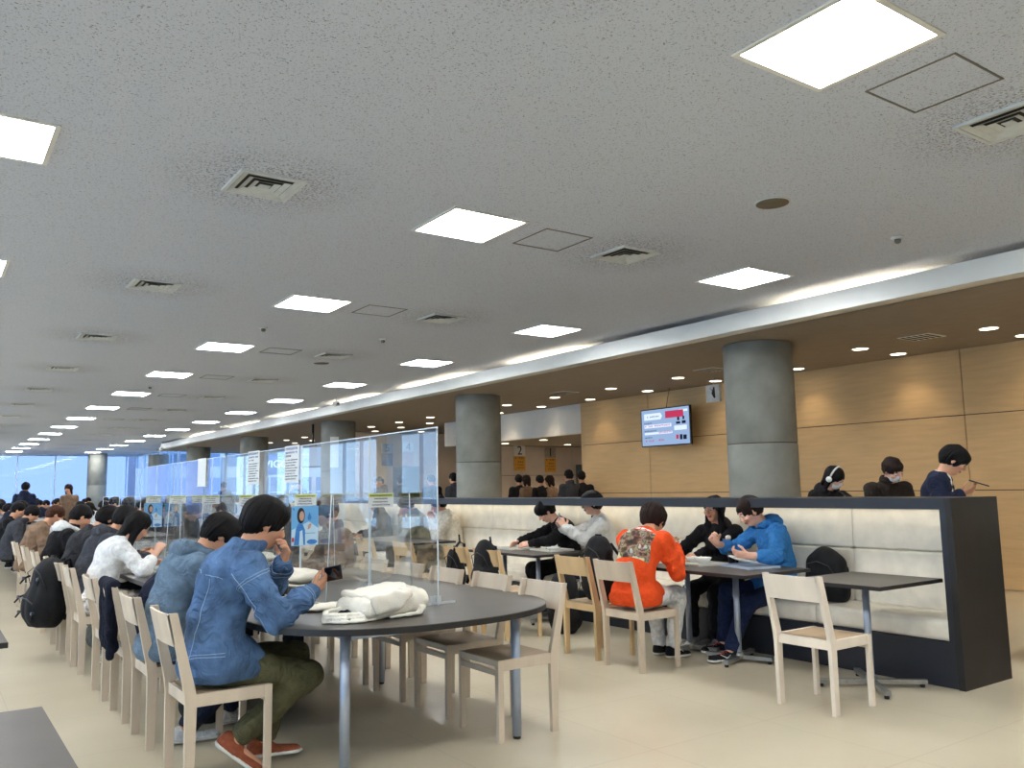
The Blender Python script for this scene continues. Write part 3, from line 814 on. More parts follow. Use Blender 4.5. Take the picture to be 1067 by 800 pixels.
# recessed downlights
def dl_proto():
    r = empty('downlight')
    b = MB(); b.lathe([(.115, 0), (.115, -.006), (.098, -.006), (.098, 0)]); b.build('ring', M_ventm, r)
    b = MB(); b.lathe([(.098, -.001), (.098, -.005)]); b.build('lamp', M_dl, r)
    return r
D0 = dl_proto(); first = True; di = 0
dls = [(10.05, 4.72 + 1.64*k, LZ) for k in range(-3, 16) if k != 2] + [(10.93, 4.72 + 1.635*k, LZ) for k in range(-3, 16)]
dls += [(12.0, 15.9, 2.5), (12.0, 17.5, 2.5), (14.0, 17.5, 2.5), (12.0, 14.3, 2.5), (15.4, 17.5, 2.5), (12.3, 22.4, LZ), (13.6, 22.4, LZ)]  # last pair: extra downlights added to wash the far counter wall with light
spots = []
for (x, y, z) in dls:
    o = D0 if first else copy_tree(D0); first = False; di += 1
    o.location = (x, y, z)
    rowname = 'row farther from the wood wall' if abs(x-10.05) < .1 else 'row nearer the wood wall' if abs(x-10.93) < .1 else 'alcove over the pick-up counters'
    pos = round((y - 4.72)/1.64)
    if y == 22.4: lab = 'added warm downlight to brighten the far counter wall, %s' % ('left' if x < 13 else 'right')
    elif z < 3: lab = 'warm round downlight in the counter alcove ceiling, %s' % {15.9: 'second nearest on the left', 17.5: ('left rear' if x < 13 else 'middle rear' if x < 15 else 'right rear'), 14.3: 'nearest'}[y]
    elif pos < 0: lab = 'warm round downlight beyond the right edge of the view'
    else: lab = '%s warm round downlight from the right, %s' % (ordn[min(pos, 14)], rowname)
    tag(o, lab, 'downlight', 'round warm downlights')
    spots.append((x, y, z))
for i, (x, y) in enumerate(((9.90, 5.44), (9.70, 12.18), (9.8, 8.7))):
    b = MB(); s = .2
    b.box(-s, s, -s, s, -.006, 0); r = b.build('lower_ceiling_vent', M_ventm, loc=(x, y, LZ))
    for q in range(5):
        bb = MB(); bb.box(-.17, .17, -.16 + q*.075, -.125 + q*.075, -.008, -.005); bb.build('slot', M_dark, r)
    tag(r, ['square slotted vent in the lower ceiling, right of the near column', 'square slotted vent in the lower ceiling, left of the wall screen', 'square slotted vent just left of the near column top'][i], 'air vent', 'lower ceiling vents')
# ================================================================== furniture
M_ash = mat('whitewashed_ash', srgb(204, 188, 166), .5, 0, .10, 9, .12, 60, .4, stretch=(1, 1, .12))
M_ashw = mat('painted_white_wood', srgb(226, 214, 196), .45, 0, .06, 9, .12, 60, .4, stretch=(1, 1, .15))
M_ashy = mat('honey_ash', srgb(208, 178, 134), .5, 0, .10, 9, .12, 60, .4, stretch=(1, 1, .12))
M_seat = mat('seat_veneer', srgb(172, 146, 112), .45, 0, .14, 7, .05, 60, .4, stretch=(1, .15, 1))
M_top = mat('dark_table_top', srgb(74, 68, 62), .38, 0, .12, 5, .03, 120, .27)
M_topedge = mat('black_table_edge', srgb(26, 25, 26), .45, 0, .1)
M_leather = mat('white_vinyl', srgb(236, 228, 210), .42, 0, .10, 7, .22, 9, .5, detail=7)
M_led = emit('bench_led', (1, .93, .78, 1), 9)
SH = .44
# chair: faces local +Y (front), width along X, origin on the floor under the seat centre
def chair_proto(wood, seatm):
    r = empty('dining_chair')
    W, D = .21, .205       # half width, half depth (posts' outer faces)
    for s in (-1, 1):
        b = MB(); x0 = s*W - (0 if s < 0 else .026)
        # rear post: upright to the seat, then raked back; side outline extruded in x
        b.poly_prism([(-D, 0), (-D + .042, 0), (-D + .047, SH - .02), (-D + .036, SH + .03), (-D - .052, .82), (-D - .088, .82), (-D - .012, SH + .01), (-D - .006, SH - .05)], x0, x0 + .026, axis='x')
        b.build('leg', wood, r)
        b = MB(); b.box(x0, x0 + .026, D - .036, D, 0, SH - .004, .003); b.build('leg', wood, r)
        b = MB(); b.box(x0 + .002, x0 + .024, -D + .045, D - .036, SH - .062, SH - .004, .002); b.build('side_rail', wood, r)
    b = MB(); b.box(-W + .026, W - .026, D - .026, D - .004, SH - .04, SH - .006, .002); b.build('front_rail', wood, r)
    b = MB(); b.box(-W + .026, W - .026, D - .026, D - .004, SH - .088, SH - .058, .002); b.build('lower_rail', wood, r)
    b = MB(); b.box(-W + .026, W - .026, -D + .008, -D + .030, SH - .062, SH - .006, .002); b.build('rear_rail', wood, r)
    b = MB()   # seat panel, slightly dished
    nx, ny = 8, 8
    g = [[b.bm.verts.new((-W + .024 + (2*W - .048)*i/nx, -D + .03 + (2*D - .055)*j/ny, SH - .004 - .012*math.sin(PI*i/nx)*math.sin(PI*j/ny))) for j in range(ny+1)] for i in range(nx+1)]
    g2 = [[b.bm.verts.new((v.co.x, v.co.y, v.co.z - .012)) for v in row] for row in g]
    for i in range(nx):
        for j in range(ny):
            b.bm.faces.new((g[i][j], g[i+1][j], g[i+1][j+1], g[i][j+1])); b.bm.faces.new((g2[i][j], g2[i][j+1], g2[i+1][j+1], g2[i+1][j]))
    b.build('seat', seatm, r, True)
    # backrest board, gently curved, between the post tops
    b = MB(); n = 8; zz = [(.665, -.238 - .012), (.815, -.272 - .012)]
    rows_ = []
    for z, y in zz:
        for dy in (0, -.016):
            rows_.append([b.bm.verts.new((-W + .024 + (2*W - .048)*i/n, y + dy - .010*math.sin(PI*i/n), z)) for i in range(n+1)])
    f0, b0, f1, b1 = rows_
    for i in range(n):
        for q in ((f0[i], f0[i+1], f1[i+1], f1[i]), (b0[i], b1[i], b1[i+1], b0[i+1]), (f1[i], f1[i+1], b1[i+1], b1[i]), (f0[i], b0[i], b0[i+1], f0[i+1])): b.bm.faces.new(q)
    bmesh.ops.recalc_face_normals(b.bm, faces=b.bm.faces[:])
    b.build('backrest', wood, r)
    return r
CH = {'ash': chair_proto(M_ash, M_seat), 'white': chair_proto(M_ashw, M_seat), 'honey': chair_proto(M_ashy, M_seat)}
used = set()
def chair(kind, x, y, rz, label, group):
    o = CH[kind] if kind not in used else copy_tree(CH[kind]); used.add(kind)
    o.location = (x, y, 0); o.rotation_euler = (0, 0, rz)
    return tag(o, label, 'chair', group)
FX, FNX = -PI/2, PI/2      # facing +x / facing -x
LY = [4.47, 5.28, 5.95, 6.66, 7.70, 8.36, 9.00, 10.2, 11.2, 12.4]
who = ['under the person in the denim jacket', 'under the person in the grey-blue hoodie', 'draped with a navy jacket', 'empty, between the navy jacket and the plaid skirt', 'under the person in the white sweater and plaid skirt',
       'under the person in the charcoal hoodie with glasses', 'with the big black backpack hanging on it', 'under the person in the black jacket with white hood', 'empty, between the white-hooded and the brown-topped diner', 'under the person in the brown top']
for i, y in enumerate(LY):
    chair('ash', 1.29, y, FX, 'whitewashed wooden chair ' + who[i], 'chairs along the left side of the long table')
RY = [4.20, 4.79, 5.35, 5.96, 6.53, 7.1, 7.75, 8.4, 9.1, 9.8, 10.5, 11.2, 11.9]
for i, y in enumerate(RY):
    chair('ash', 2.87 + .02*(i % 2), y, FNX, '%s pale wooden chair tucked into the right side of the long table' % ordn[i], 'chairs along the right side of the long table')
chair('white', 4.735, 3.395, FX, 'white-painted worn wooden chair at the empty bench table on the right', 'chairs facing the white bench')
chair('ash', 4.66, 4.97, FX, 'pale wooden chair under the person in the orange sweatshirt', 'chairs facing the white bench')
chair('honey', 4.71, 5.53, FX, 'honey coloured wooden chair holding the black backpack with white cords', 'chairs facing the white bench')
chair('honey', 4.66, 6.74, FX, 'wooden chair with a black bag strap over its back, right of a pair', 'chairs facing the white bench')
chair('honey', 4.66, 7.15 + .15, FX, 'wooden chair with a black bag on its back, left of a pair', 'chairs facing the white bench')
chair('honey', 4.66, 8.43, FX, 'empty honey wooden chair seen through the acrylic before the khaki pair', 'chairs facing the white bench')
for i, y in enumerate((9.4, 10.6, 12.0, 13.2, 14.5)):
    chair('honey', 4.66, y, FX, '%s distant wooden chair facing the far bench' % ordn[i], 'distant chairs facing the bench')

# ---- long dark table with rounded near end
def long_table(y0, y1, name_label, rounded=True, xc=2.29, hw=.865, cols=5):
    r = empty('long_table', (xc, y0, 0), 0, name_label, 'table', 'long dark dining tables')
    L_ = y1 - y0; pts = []
    bl = .73 if rounded else .02
    n = 40
    for i in range(n+1):
        a = PI + PI*i/n
        c, s = math.cos(a), math.sin(a)
        e = .86 if rounded else .2
        pts.append((hw*math.copysign(abs(c)**e, c), bl + bl*math.copysign(abs(s)**e, s)))
    pts += [(hw, L_), (-hw, L_)]
    b = MB(); b.poly_prism(pts, .690, .7195); b.build('table_edge', M_topedge, r)
    c0 = (0, bl)
    pts2 = [(p[0]*.994, c0[1] + (p[1]-c0[1])*.992) for p in pts]
    b = MB(); b.poly_prism(pts2, .7195, .7215); b.build('table_top', M_top, r)
    ly = [.27 + .02] + [.27 + 1.72*k for k in range(1, int((L_-.5)/1.72) + 1)]
    for y in ly:
        for x in (-.515, .515):
            b = MB(); b.tube([(x, y, .015), (x, y, .69)], .026, 20)
            l = b.build('leg', M_steel, r)
            b = MB(); b.tube([(x, y, 0), (x, y, .016)], .022, 16); b.build('foot_pad', M_topedge, l)
        box('cross_rail', -.49, .49, y - .015, y + .015, .645, .690, M_steel, r)
    for x in (-.515, .515): box('side_frame', x - .015, x + .015, ly[0] + .03, ly[-1] - .03, .65, .688, M_steel, r)
    return r
long_table(3.73, 13.2, 'long dark table with rounded near end in the middle foreground')
long_table(14.4, 24.0, 'second long dark table in line behind the near one', False)
long_table(26.0, 36.0, 'third long dark table in the far distance', False)
long_table(34.0, 44.0, 'farthest dark table to the right near the windows', False, 5.6, .6)
def square_table(x0, x1, y0, y1, lab, rz=0):
    r = empty('pedestal_table', ((x0+x1)/2, (y0+y1)/2, 0), rz, lab, 'table', 'dark pedestal tables')
    hx, hy = (x1-x0)/2, (y1-y0)/2
    b = MB(); b.box(-hx, hx, -hy, hy, .690, .714, .002); b.build('table_edge', M_topedge, r)
    b = MB(); b.box(-hx+.002, hx-.002, -hy+.002, hy-.002, .714, .716); b.build('table_top', M_top, r)
    return r
def cross_base(r, cx, cy, ang, L1=.30, L2=.27):
    b = MB(); b.tube([(cx, cy, .045), (cx, cy, .69)], .024, 18); b.build('pole', M_steel, r)
    b = MB(); b.lathe([(.045, .02), (.045, .06), (.03, .075)], (cx, cy, 0), 20)
    for k, L_ in enumerate((L1, L2, L1, L2)):
        M = Matrix.Translation((cx, cy, 0)) @ Matrix.Rotation(ang + k*PI/2, 4, 'Z')
        b.box(.02, L_, -.022, .022, .022, .052, .006, M)
    base = b.build('foot_cross', M_chrome, r)
    for k, L_ in enumerate((L1, L2, L1, L2)):
        a = ang + k*PI/2; x, y = cx + (L_-.03)*math.cos(a), cy + (L_-.03)*math.sin(a)
        q = MB(); q.tube([(x, y, 0), (x, y, .024)], .016, 12); q.build('foot_pad', M_topedge, base)
t = square_table(5.03, 5.78, 3.16, 3.85, 'empty dark square table before the right end of the white bench'); cross_base(t, -.02, -.01, math.radians(-42), .36, .36)
t = square_table(4.98, 5.76, 4.20, 5.36, 'dark table with trays shared by the orange, black and blue diners'); cross_base(t, .0, -.16, math.radians(20)); cross_base(t, .02, .38, math.radians(10))
t = square_table(5.02, 5.75, 6.85, 8.10, 'dark table with two black cups before the pair on the bench'); cross_base(t, .0, -.2, math.radians(40)); cross_base(t, .0, .42, math.radians(40))
t = square_table(5.02, 5.75, 9.55, 11.3, 'dark table before the khaki and cream jacket pair'); cross_base(t, 0, .1, .7)
t = square_table(5.02, 5.75, 12.6, 13.9, 'dark table farther along the bench behind the acrylic'); cross_base(t, 0, 0, .7)
t = square_table(-.60, .36, 2.05, 3.16, 'dark table top at the bottom left corner of the view'); cross_base(t, 0, 0, .7)
t = square_table(-.60, .375, 4.62, 5.4, 'dark table top corner peeking in at the left edge'); cross_base(t, 0, 0, .7)

# ---- banquette
bench = empty('banquette_bench', (5.72, 3.03, 0), 0, 'long white upholstered bench in a black frame with lit top edge', 'bench')
BL = 27.0   # length
b = MB(); b.poly_prism([(0, 0), (.63, 0), (.63, .10), (0, .10)], 0, .045, axis='y'); b.build('kick_plate', M_black, bench)
b = MB(); b.poly_prism([(.0, .10), (.0, 1.262), (.63, 1.262), (.63, .10)], 0, .05, axis='y')
b.build('end_panel', M_black, bench)
b = MB(); b.box(0, .63, .05, BL, 1.185, 1.262); b.build('cap', M_navyblack, bench)
b = MB(); b.box(.02, .60, .05, BL, 0, .30); b.build('base', M_navyblack, bench)
b = MB(); b.box(.55, .63, .05, BL, .30, 1.185); b.build('rear_panel', M_black, bench)
b = MB(); b.box(-.001, .40, .045, .085, .30, 1.19); b.build('edge_trim', M_navyblack, bench)
seams_b = [.05, 1.06, 2.2, 3.35, 4.5, 5.26, 6.3, 7.3, 8.4, 9.6, 10.8, 12.0, 14, 16, 18, 20, 22, 24, BL]
seams_s = [.05, 1.14, 2.3, 3.45, 4.6, 5.75, 6.9, 8.05, 9.2, 10.3, 12.0, 14, 16, 18, 20, 22, 24, BL]
def cushion(name, y0, y1, prof):
    """prof: outline in (x,z); puffed along its length by shrinking the ends"""
    b = MB(); n = 10; ringv = []
    cx = sum(p[0] for p in prof)/len(prof); cz = sum(p[1] for p in prof)/len(prof)
    for i in range(n+1):
        t = i/n; e = min(t, 1-t)*(y1-y0); k = 1 - .06*max(0, 1 - e/.03)**2
        ringv.append([b.bm.verts.new((cx + (p[0]-cx)*k, y0 + .002 + (y1-y0-.004)*( .5 - .5*math.cos(PI*t)), cz + (p[1]-cz)*k)) for p in prof])
    m_ = len(prof)
    for i in range(n):
        for j in range(m_):
            b.bm.faces.new((ringv[i][j], ringv[i][(j+1) % m_], ringv[i+1][(j+1) % m_], ringv[i+1][j]))
    b.bm.faces.new(ringv[0][::-1]); b.bm.faces.new(ringv[-1])
    bmesh.ops.recalc_face_normals(b.bm, faces=b.bm.faces[:])
    return b.build(name, M_leather, bench)
def rounded(x0, x1, z0, z1, r_, n=4, shear=0):
    out = []
    for cx, cz, a0 in ((x1-r_, z1-r_, 0), (x0+r_, z1-r_, PI/2), (x0+r_, z0+r_, PI), (x1-r_, z0+r_, 1.5*PI)):
        for i in range(n+1):
            a = a0 + PI/2*i/n
            out.append((cx + r_*math.cos(a) + shear*(cz + r_*math.sin(a) - .44), cz + r_*math.sin(a)))
    return out
for a, c in zip(seams_s[:-1], seams_s[1:]): cushion('seat_cushion', a, c, rounded(.012, .50, .302, .445, .035))
for a, c in zip(seams_b[:-1], seams_b[1:]):
    cushion('back_cushion', a, c, rounded(.425, .56, .44, .858, .02, shear=.06))
    cushion('back_cushion', a, c, rounded(.425, .54, .860, 1.178, .02, shear=.06))
b = MB(); b.box(.36, .385, .06, BL, 1.178, 1.184); o = b.build('light_strip', M_led, bench); o['label'] = 'warm white light strip'
# ================================================================== people
dn = mat('denim_blue', srgb(84, 114, 152), .85, 0, .42, 9, .5, 300, .2, detail=8, crease=.9)
M_stitch = mat('pale_stitching', srgb(150, 178, 206), .8, 0, .1)
olive = cloth('olive', (88, 86, 62)); rust = mat('rust_suede', srgb(150, 82, 58), .8, 0, .25, 40, .3, 300, .2)
black = cloth('black', (26, 25, 27)); char = cloth('charcoal', (62, 64, 70)); navy = cloth('navy', (30, 36, 56)); jean = cloth('dark_jeans', (36, 46, 76))
cream_ = cloth('cream', (214, 206, 190)); white_ = cloth('white', (226, 226, 224)); khaki = cloth('khaki', (160, 156, 136)); brown = cloth('brown', (128, 104, 84))
grey = cloth('mid_grey', (110, 112, 116)); greyblue = cloth('grey_blue', (100, 120, 138)); beige = cloth('beige', (190, 176, 150))
def world_local(root_xy, rz, sc=1.0):
    c, s = math.cos(-rz), math.sin(-rz)
    return lambda x, y, z: V(c*(x-root_xy[0]) - s*(y-root_xy[1]), s*(x-root_xy[0]) + c*(y-root_xy[1]), z)/sc
def seam_lines(info, parent, lines, m, r=.0016):
    b = MB(); t = info['top']
    for ln in lines: b.tube(snap(t, ln, .0012), r, 5)
    return b.build('stitching', m, parent)
D_ = math.radians
LT = 'people along the left side of the long table'
wl = world_local((1.26, 4.47), FX, 1.06)
p1 = person('person in a blue denim jacket and olive trousers holding a phone, nearest on the left', (1.26, 4.47, 0), FX, 'jacket', dn, olive, rust,
    hair='mop', lean=(4, 14, 30), head=(24, 4, 0), lh=wl(1.60, 4.44, 1.00), le=V(-.9, .2, -.6), lhand=dict(f=V(.35, .15, .95), n=V(0, -1, .2), t=V(0, -.6, 1), curl=.75, thumb=.7),
    rh=wl(1.70, 4.28, .865), re_=V(.6, -.5, -1), rhand=dict(f=V(-.25, .85, .42), n=V(-.7, -.2, .7), t=V(.3, .1, .9), curl=.62, thumb=.3),
    feet=((-.02, .25, .10, .15, 1, -.1), (.06, .10, .15, .25, .75, -.62)), seed=3, h=.0055, bulk=1.12, hem=.02, fold=1.7, sc=1.06, group=LT)
I = p1; dvn = lambda a, b, t: a + (b - a)*t
Nk, Ch, Sh = I['Nk'], I['Ch'], I['Sh']
lines = []
upb = nrm(Nk - Ch)
lines.append([Nk + V(x, -.15, -.075 - .12*abs(x)) for x in np.linspace(-.17, .17, 15)])
for dz in (0, .014): lines.append([I['H'] + V(.20*math.cos(a), .17*math.sin(a), .045 + dz) for a in np.linspace(PI, 2*PI, 22)])
for s in (-1, 1):
    E_ = I['arms'][s][0]; u = nrm(E_ - Sh[s]); B_ = basis(u)
    for q in (.03, .042): lines.append([Sh[s] + u*(q + .03) + (B_[:, 0]*math.cos(a) + B_[:, 1]*math.sin(a))*.09 for a in np.linspace(-PI, PI, 26)])
    lines.append([Nk + V(.06*s, -.12, -.08) + (I['H'] + V(.10*s, -.16, .06) - Nk)*t for t in np.linspace(0, 1, 18)])
    W_ = I['arms'][s][1]; u = nrm(W_ - E_); B_ = basis(u)
    for q in (.80, .92): lines.append([E_ + (W_ - E_)*q + (B_[:, 0]*math.cos(a) + B_[:, 1]*math.sin(a))*.06 for a in np.linspace(-PI, PI, 18)])
    lines.append([Sh[s] + (E_ - Sh[s])*t + V(.02*s, -.09, 0) for t in np.linspace(.1, 1, 12)] + [E_ + (W_ - E_)*t + V(.02*s, -.05, -.06) for t in np.linspace(0, .8, 10)])
seam_lines(I, I['root'], lines, M_stitch)

wl = world_local((1.19, 5.22), FX)
person('person in a grey-blue hoodie bending over the table, second on the left', (1.19, 5.22, 0), FX, 'hoodie', greyblue, navy, white_, hair='mop', lean=(8, 20, 32), head=(46, 0, 0),
    rh=wl(1.62, 5.15, .80), lh=wl(1.66, 5.38, .82), re_=V(.7, -.4, -.6), hood_col=greyblue, feet=(None, (.12, .1, .075, .1, 1, 0)), seed=5, bulk=1.06, group=LT, h=.006)
wl = world_local((1.22, 5.98), FX)
person('person in a navy jacket bent low between the grey-blue hoodie and the white sweater', (1.25, 5.95, 0), FX, 'jacket', navy, black, black, hair='short', lean=(25, 45, 60), head=(55, 15, 0),
    rh=wl(1.65, 5.9, .80), lh=wl(1.66, 6.1, .82), seed=6, bulk=1.05, group=LT, h=.008, sc=.98)
# plaid
def plaid_mat():
    m, nt, out = _new('plaid_fabric'); N, L = nt.nodes, nt.links
    b = N.new('ShaderNodeBsdfPrincipled'); b.inputs['Roughness'].default_value = .9
    tc = N.new('ShaderNodeTexCoord'); base = srgb(196, 186, 172); prev = None
    for ax, off in (('X', .0), ('Z', .0)):
        w = N.new('ShaderNodeTexWave'); w.bands_direction = ax; w.inputs['Scale'].default_value = 4.2; w.wave_profile = 'SAW'
        L.new(tc.outputs['Object'], w.inputs['Vector'])
        cr = N.new('ShaderNodeValToRGB'); cr.color_ramp.interpolation = 'CONSTANT'; e = cr.color_ramp.elements
        e[0].color = (1, 1, 1, 1); e[1].position = .55; e[1].color = srgb(120, 116, 120)
        for p, c in ((.66, (1, 1, 1, 1)), (.75, srgb(150, 120, 100)), (.80, (1, 1, 1, 1)), (.90, srgb(120, 120, 128)), (.94, (1, 1, 1, 1))):
            q = e.new(p); q.color = c
        L.new(w.outputs['Fac'], cr.inputs['Fac'])
        mx = N.new('ShaderNodeMixRGB'); mx.blend_type = 'MULTIPLY'; mx.inputs['Fac'].default_value = .85
        if prev is None: mx.inputs['Color1'].default_value = base
        else: L.new(prev, mx.inputs['Color1'])
        L.new(cr.outputs['Color'], mx.inputs['Color2']); prev = mx.outputs[0]
    L.new(prev, b.inputs['Base Color']); L.new(b.outputs[0], out.inputs['Surface']); return m
plaid = plaid_mat()
wl = world_local((1.24, 7.68), FX)
person('person with glasses and long black hair in a white sweater and plaid skirt', (1.24, 7.68, 0), FX, 'tee', white_, beige, cream_, hair='long', lean=(6, 20, 34), head=(34, -6, 0), glasses=True,
    rh=wl(1.66, 7.52, .95), lh=wl(1.66, 7.8, .82), re_=V(.8, -.2, -.9), sleeve=.55, skin=M_skin2, skirt=plaid, seed=8, group=LT, h=.006, sc=.96, bulk=1.02)
wl = world_local((1.26, 8.36), FX)
person('person with glasses in a charcoal hoodie behind the white sweater', (1.24, 8.36, 0), FX, 'hoodie', char, black, black, hair='short', lean=(8, 22, 36), head=(34, -4, 0), glasses=True,
    rh=wl(1.72, 8.2, .82), lh=wl(1.72, 8.5, .82), hood_col=char, seed=9, group=LT, h=.008, sc=1.02)
person('person in a dark grey jacket hunched over the table, left of the charcoal hoodie', (1.22, 9.05, 0), FX, 'jacket', cloth('dark_grey', (48, 48, 50)), black, black, hair='mop', lean=(4, 20, 36), head=(40, -8, 0), seed=10, group=LT, h=.009, sc=1.02)
person('person in a black jacket with a big white hood', (1.17, 10.2, 0), FX, 'jacket', black, black, black, hair='short', lean=(6, 20, 32), head=(30, -5, 0), hood_col=white_, seed=11, group=LT, h=.010, fine=False)
person('person in a brown top at the far left edge of the long table', (1.15, 12.35, 0), FX, 'tee', brown, black, black, hair='short', hairm=M_hairr, lean=(6, 22, 36), head=(35, 0, 0), seed=12, group=LT, h=.011, fine=False)
RT = 'people along the right side of the long table'
person('person in a brown jacket seen through the acrylic behind the blue poster', (3.10, 7.1, 0), FNX, 'jacket', brown, black, black, hair='mop', hairm=M_hairr, lean=(2, 8, 18), head=(20, 0, 0), seed=13, group=RT, h=.009, fine=False)
person('person in a dark jacket behind the brown jacket, across the acrylic', (3.12, 8.42, 0), FNX, 'jacket', char, black, black, hair='short', lean=(2, 10, 20), head=(24, 0, 0), seed=14, group=RT, h=.010, fine=False)
person('person in grey across the acrylic above the denim jacket head', (3.12, 9.8, 0), FNX, 'hoodie', grey, black, black, hair='short', lean=(6, 16, 26), head=(30, 0, 0), seed=15, group=RT, h=.010, fine=False)

# ---- bench side
BG = 'people at the bench tables'
orange = cloth('orange', (232, 82, 34), .08)
wl = world_local((4.62, 4.98), D_(-76))
po = person('person in an orange sweatshirt with a printed back and white trousers', (4.62, 4.98, 0), D_(-76), 'tee', orange, white_, black, hair='mop', hairm=M_hairb, lean=(2, 26, 48), head=(36, -10, 0),
    rh=wl(5.04, 4.93, .88), lh=wl(5.06, 5.10, .88), re_=V(.35, -.1, -1), le=V(-.35, -.1, -1), hv=1.13, rhand=dict(f=V(-.5, .8, .3), n=V(-1, -.3, .3), t=V(0, .2, 1), curl=.6), lhand=dict(f=V(.5, .8, .3), n=V(1, -.3, .3), t=V(0, .2, 1), curl=.6),
    feet=((-.1, .50, .075, .2, 1, 0), (.08, .40, .085, .25, 1, -.1)), seed=21, h=.0055, bulk=1.10, hem=.03, group=BG, skin=M_skin)
bluem = cloth('blue', (58, 126, 190), .1)
wl = world_local((6.00, 4.68), D_(66))
pb = person('person in a bright blue hoodie eating at the bench', (6.00, 4.68, 0), D_(66), 'hoodie', bluem, jean, cloth('shoe_black', (30, 30, 32)), hair='short', hairm=M_hairb, lean=(0, 14, 30), head=(36, 4, 0), skin=M_skin2,
    rh=wl(5.56, 4.97, .89), lh=wl(5.46, 4.56, .815), re_=V(.7, -.2, -1), le=V(-.8, -.2, -.8), sleeve=.55, rhand=dict(f=V(-.3, .6, .7), n=V(-.6, -.2, -.2), t=V(0, .6, .8), curl=1.0, thumb=.9), lhand=dict(f=V(.5, .8, .1), n=V(.6, -.1, .5), t=V(-.2, .3, .9), curl=.7),
    feet=((-.30, .62, .075, -.1, 1, 0), (.05, .52, .075, 0, 1, 0)), hood_col=bluem, seed=22, h=.0055, bulk=1.08, group=BG, seat=.445, hem=.01)
wl = world_local((6.05, 5.28), D_(100))
person('person with long black hair in a black hoodie between the orange and blue diners', (6.02, 5.31, 0), D_(104), 'hoodie', black, black, cloth('shoe_grey', (150, 150, 150)), hair='long', lean=(2, 8, 16), head=(8, 8, 0), skin=M_skin,
    rh=wl(5.55, 5.6, .80), lh=wl(5.50, 5.2, .80), seed=23, h=.0055, group=BG, seat=.445, sc=.94)
swm = cloth('white_knit', (216, 214, 208), .06)
wl = world_local((6.04, 6.95), D_(58))
pw = person('person in a white sweater taking a photo with a phone', (6.04, 6.95, 0), D_(58), 'tee', swm, jean, black, hair='mop', lean=(-2, 8, 18), head=(10, -4, 0), skin=M_skin2,
    rh=wl(5.62, 7.16, .96), lh=wl(5.56, 7.02, .96), le=V(-.7, .1, -1), re_=V(.7, .1, -1), rhand=dict(f=V(-.4, .5, .8), n=V(-.8, -.4, 0), t=V(0, -.6, .6), curl=.8), lhand=dict(f=V(.4, .5, .8), n=V(.8, -.4, 0), t=V(0, -.6, .6), curl=.8),
    seed=24, h=.006, bulk=1.12, group=BG, seat=.445, sc=1.0)
b = MB(); hb_ = pw['hd']; b.tube([pw['Nk'] + V(.062*math.sin(a), -.062*math.cos(a)*1.0, .03 + .01*math.cos(a)) for a in np.linspace(-PI, PI, 20)], .016, 10); b.build('collar', black, pw['root'], True)
wl = world_local((6.05, 7.62), D_(62))
person('person in a black top with white sleeves bowed over the table on the bench', (6.05, 7.55, 0), D_(66), 'tee', black, black, black, hair='mop', lean=(4, 18, 34), head=(42, 0, 0), skin=M_skin2,
    rh=wl(5.55, 7.95, .80), lh=wl(5.45, 7.62, .80), le=V(-.8, 0, -.5), seed=25, h=.0065, group=BG, seat=.445, sc=.98)
person('person in a cream jacket with hands to the mouth, seen beside the acrylic edge', (6.05, 10.1, 0), D_(60), 'jacket', cream_, beige, black, hair='short', lean=(2, 12, 26), head=(26, 0, 0), rh=V(.06, .30, .98), lh=V(-.06, .30, .96), seed=26, h=.008, group=BG, seat=.445, bulk=1.15)
person('person in a khaki jacket behind the labelled acrylic', (6.05, 11.0, 0), D_(75), 'jacket', khaki, black, black, hair='mop', lean=(4, 14, 28), head=(30, 0, 0), rh=V(.05, .30, .95), lh=V(-.06, .30, .98), seed=27, h=.009, group=BG, seat=.445, bulk=1.12)
person('person in dark clothes on the bench left of the khaki jacket', (6.05, 12.2, 0), D_(80), 'jacket', char, black, black, hair='long', lean=(2, 10, 20), head=(20, 0, 0), seed=28, h=.011, group=BG, seat=.445, fine=False)

# ---- standing behind the bench
QG = 'people waiting behind the bench'
wl = world_local((7.05, 3.86), D_(-156), .985)
ps1 = person('person standing in an open navy jacket and white shirt looking at a phone', (7.05, 3.86, 0), D_(-156), 'tee', white_, black, black, hair='mop', lean=(2, 5, 12), head=(36, -8, 0), stand=True,
    rh=wl(6.98, 3.61, 1.275), lh=wl(6.93, 3.72, 1.20), re_=V(.5, -.2, -1), seed=31, h=.0065, group=QG, rhand=dict(f=V(-.1, .9, .3), n=V(-.5, 0, .8), t=V(.3, .2, .8), curl=.55), sc=.985)
I = ps1; Q = Solid()
Nk, Sh = I['Nk'], I['Sh']
Q.cone(I['H'], I['W'], .165, .158, .04, (V(0, 1, 0), .8)); Q.cone(I['W'], I['Ch'], .158, .163, .05, (V(0, 1, 0), .8)); Q.cone(I['Ch'], Nk - V(0, 0, .05), .16, .11, .05, (V(0, 1, 0), .8)); Q.cone(Sh[-1], Sh[1], .078, .078, .05)
for s in (-1, 1):
    E_, W_ = I['arms'][s]; Q.cone(Sh[s], E_, .078, .066, .03); Q.cone(E_, E_ + (W_-E_)*.93, .066, .05, .03)
Q.ell(Nk + V(0, -.04, .0), (.08, .06, .05), None, .03)
for z in np.linspace(.82, 1.50, 12): Q.ell(V(.01, .215 + .05*(z-.8), z), (.085, .20, .05), None, .01, 's')
Q.ell(Nk + V(0, .02, .06), (.062, .07, .075), None, .01, 's')
Q.disp(folds(.006, 24, 77)); mk('jacket', Q.mesh(.007), navy, I['root'])
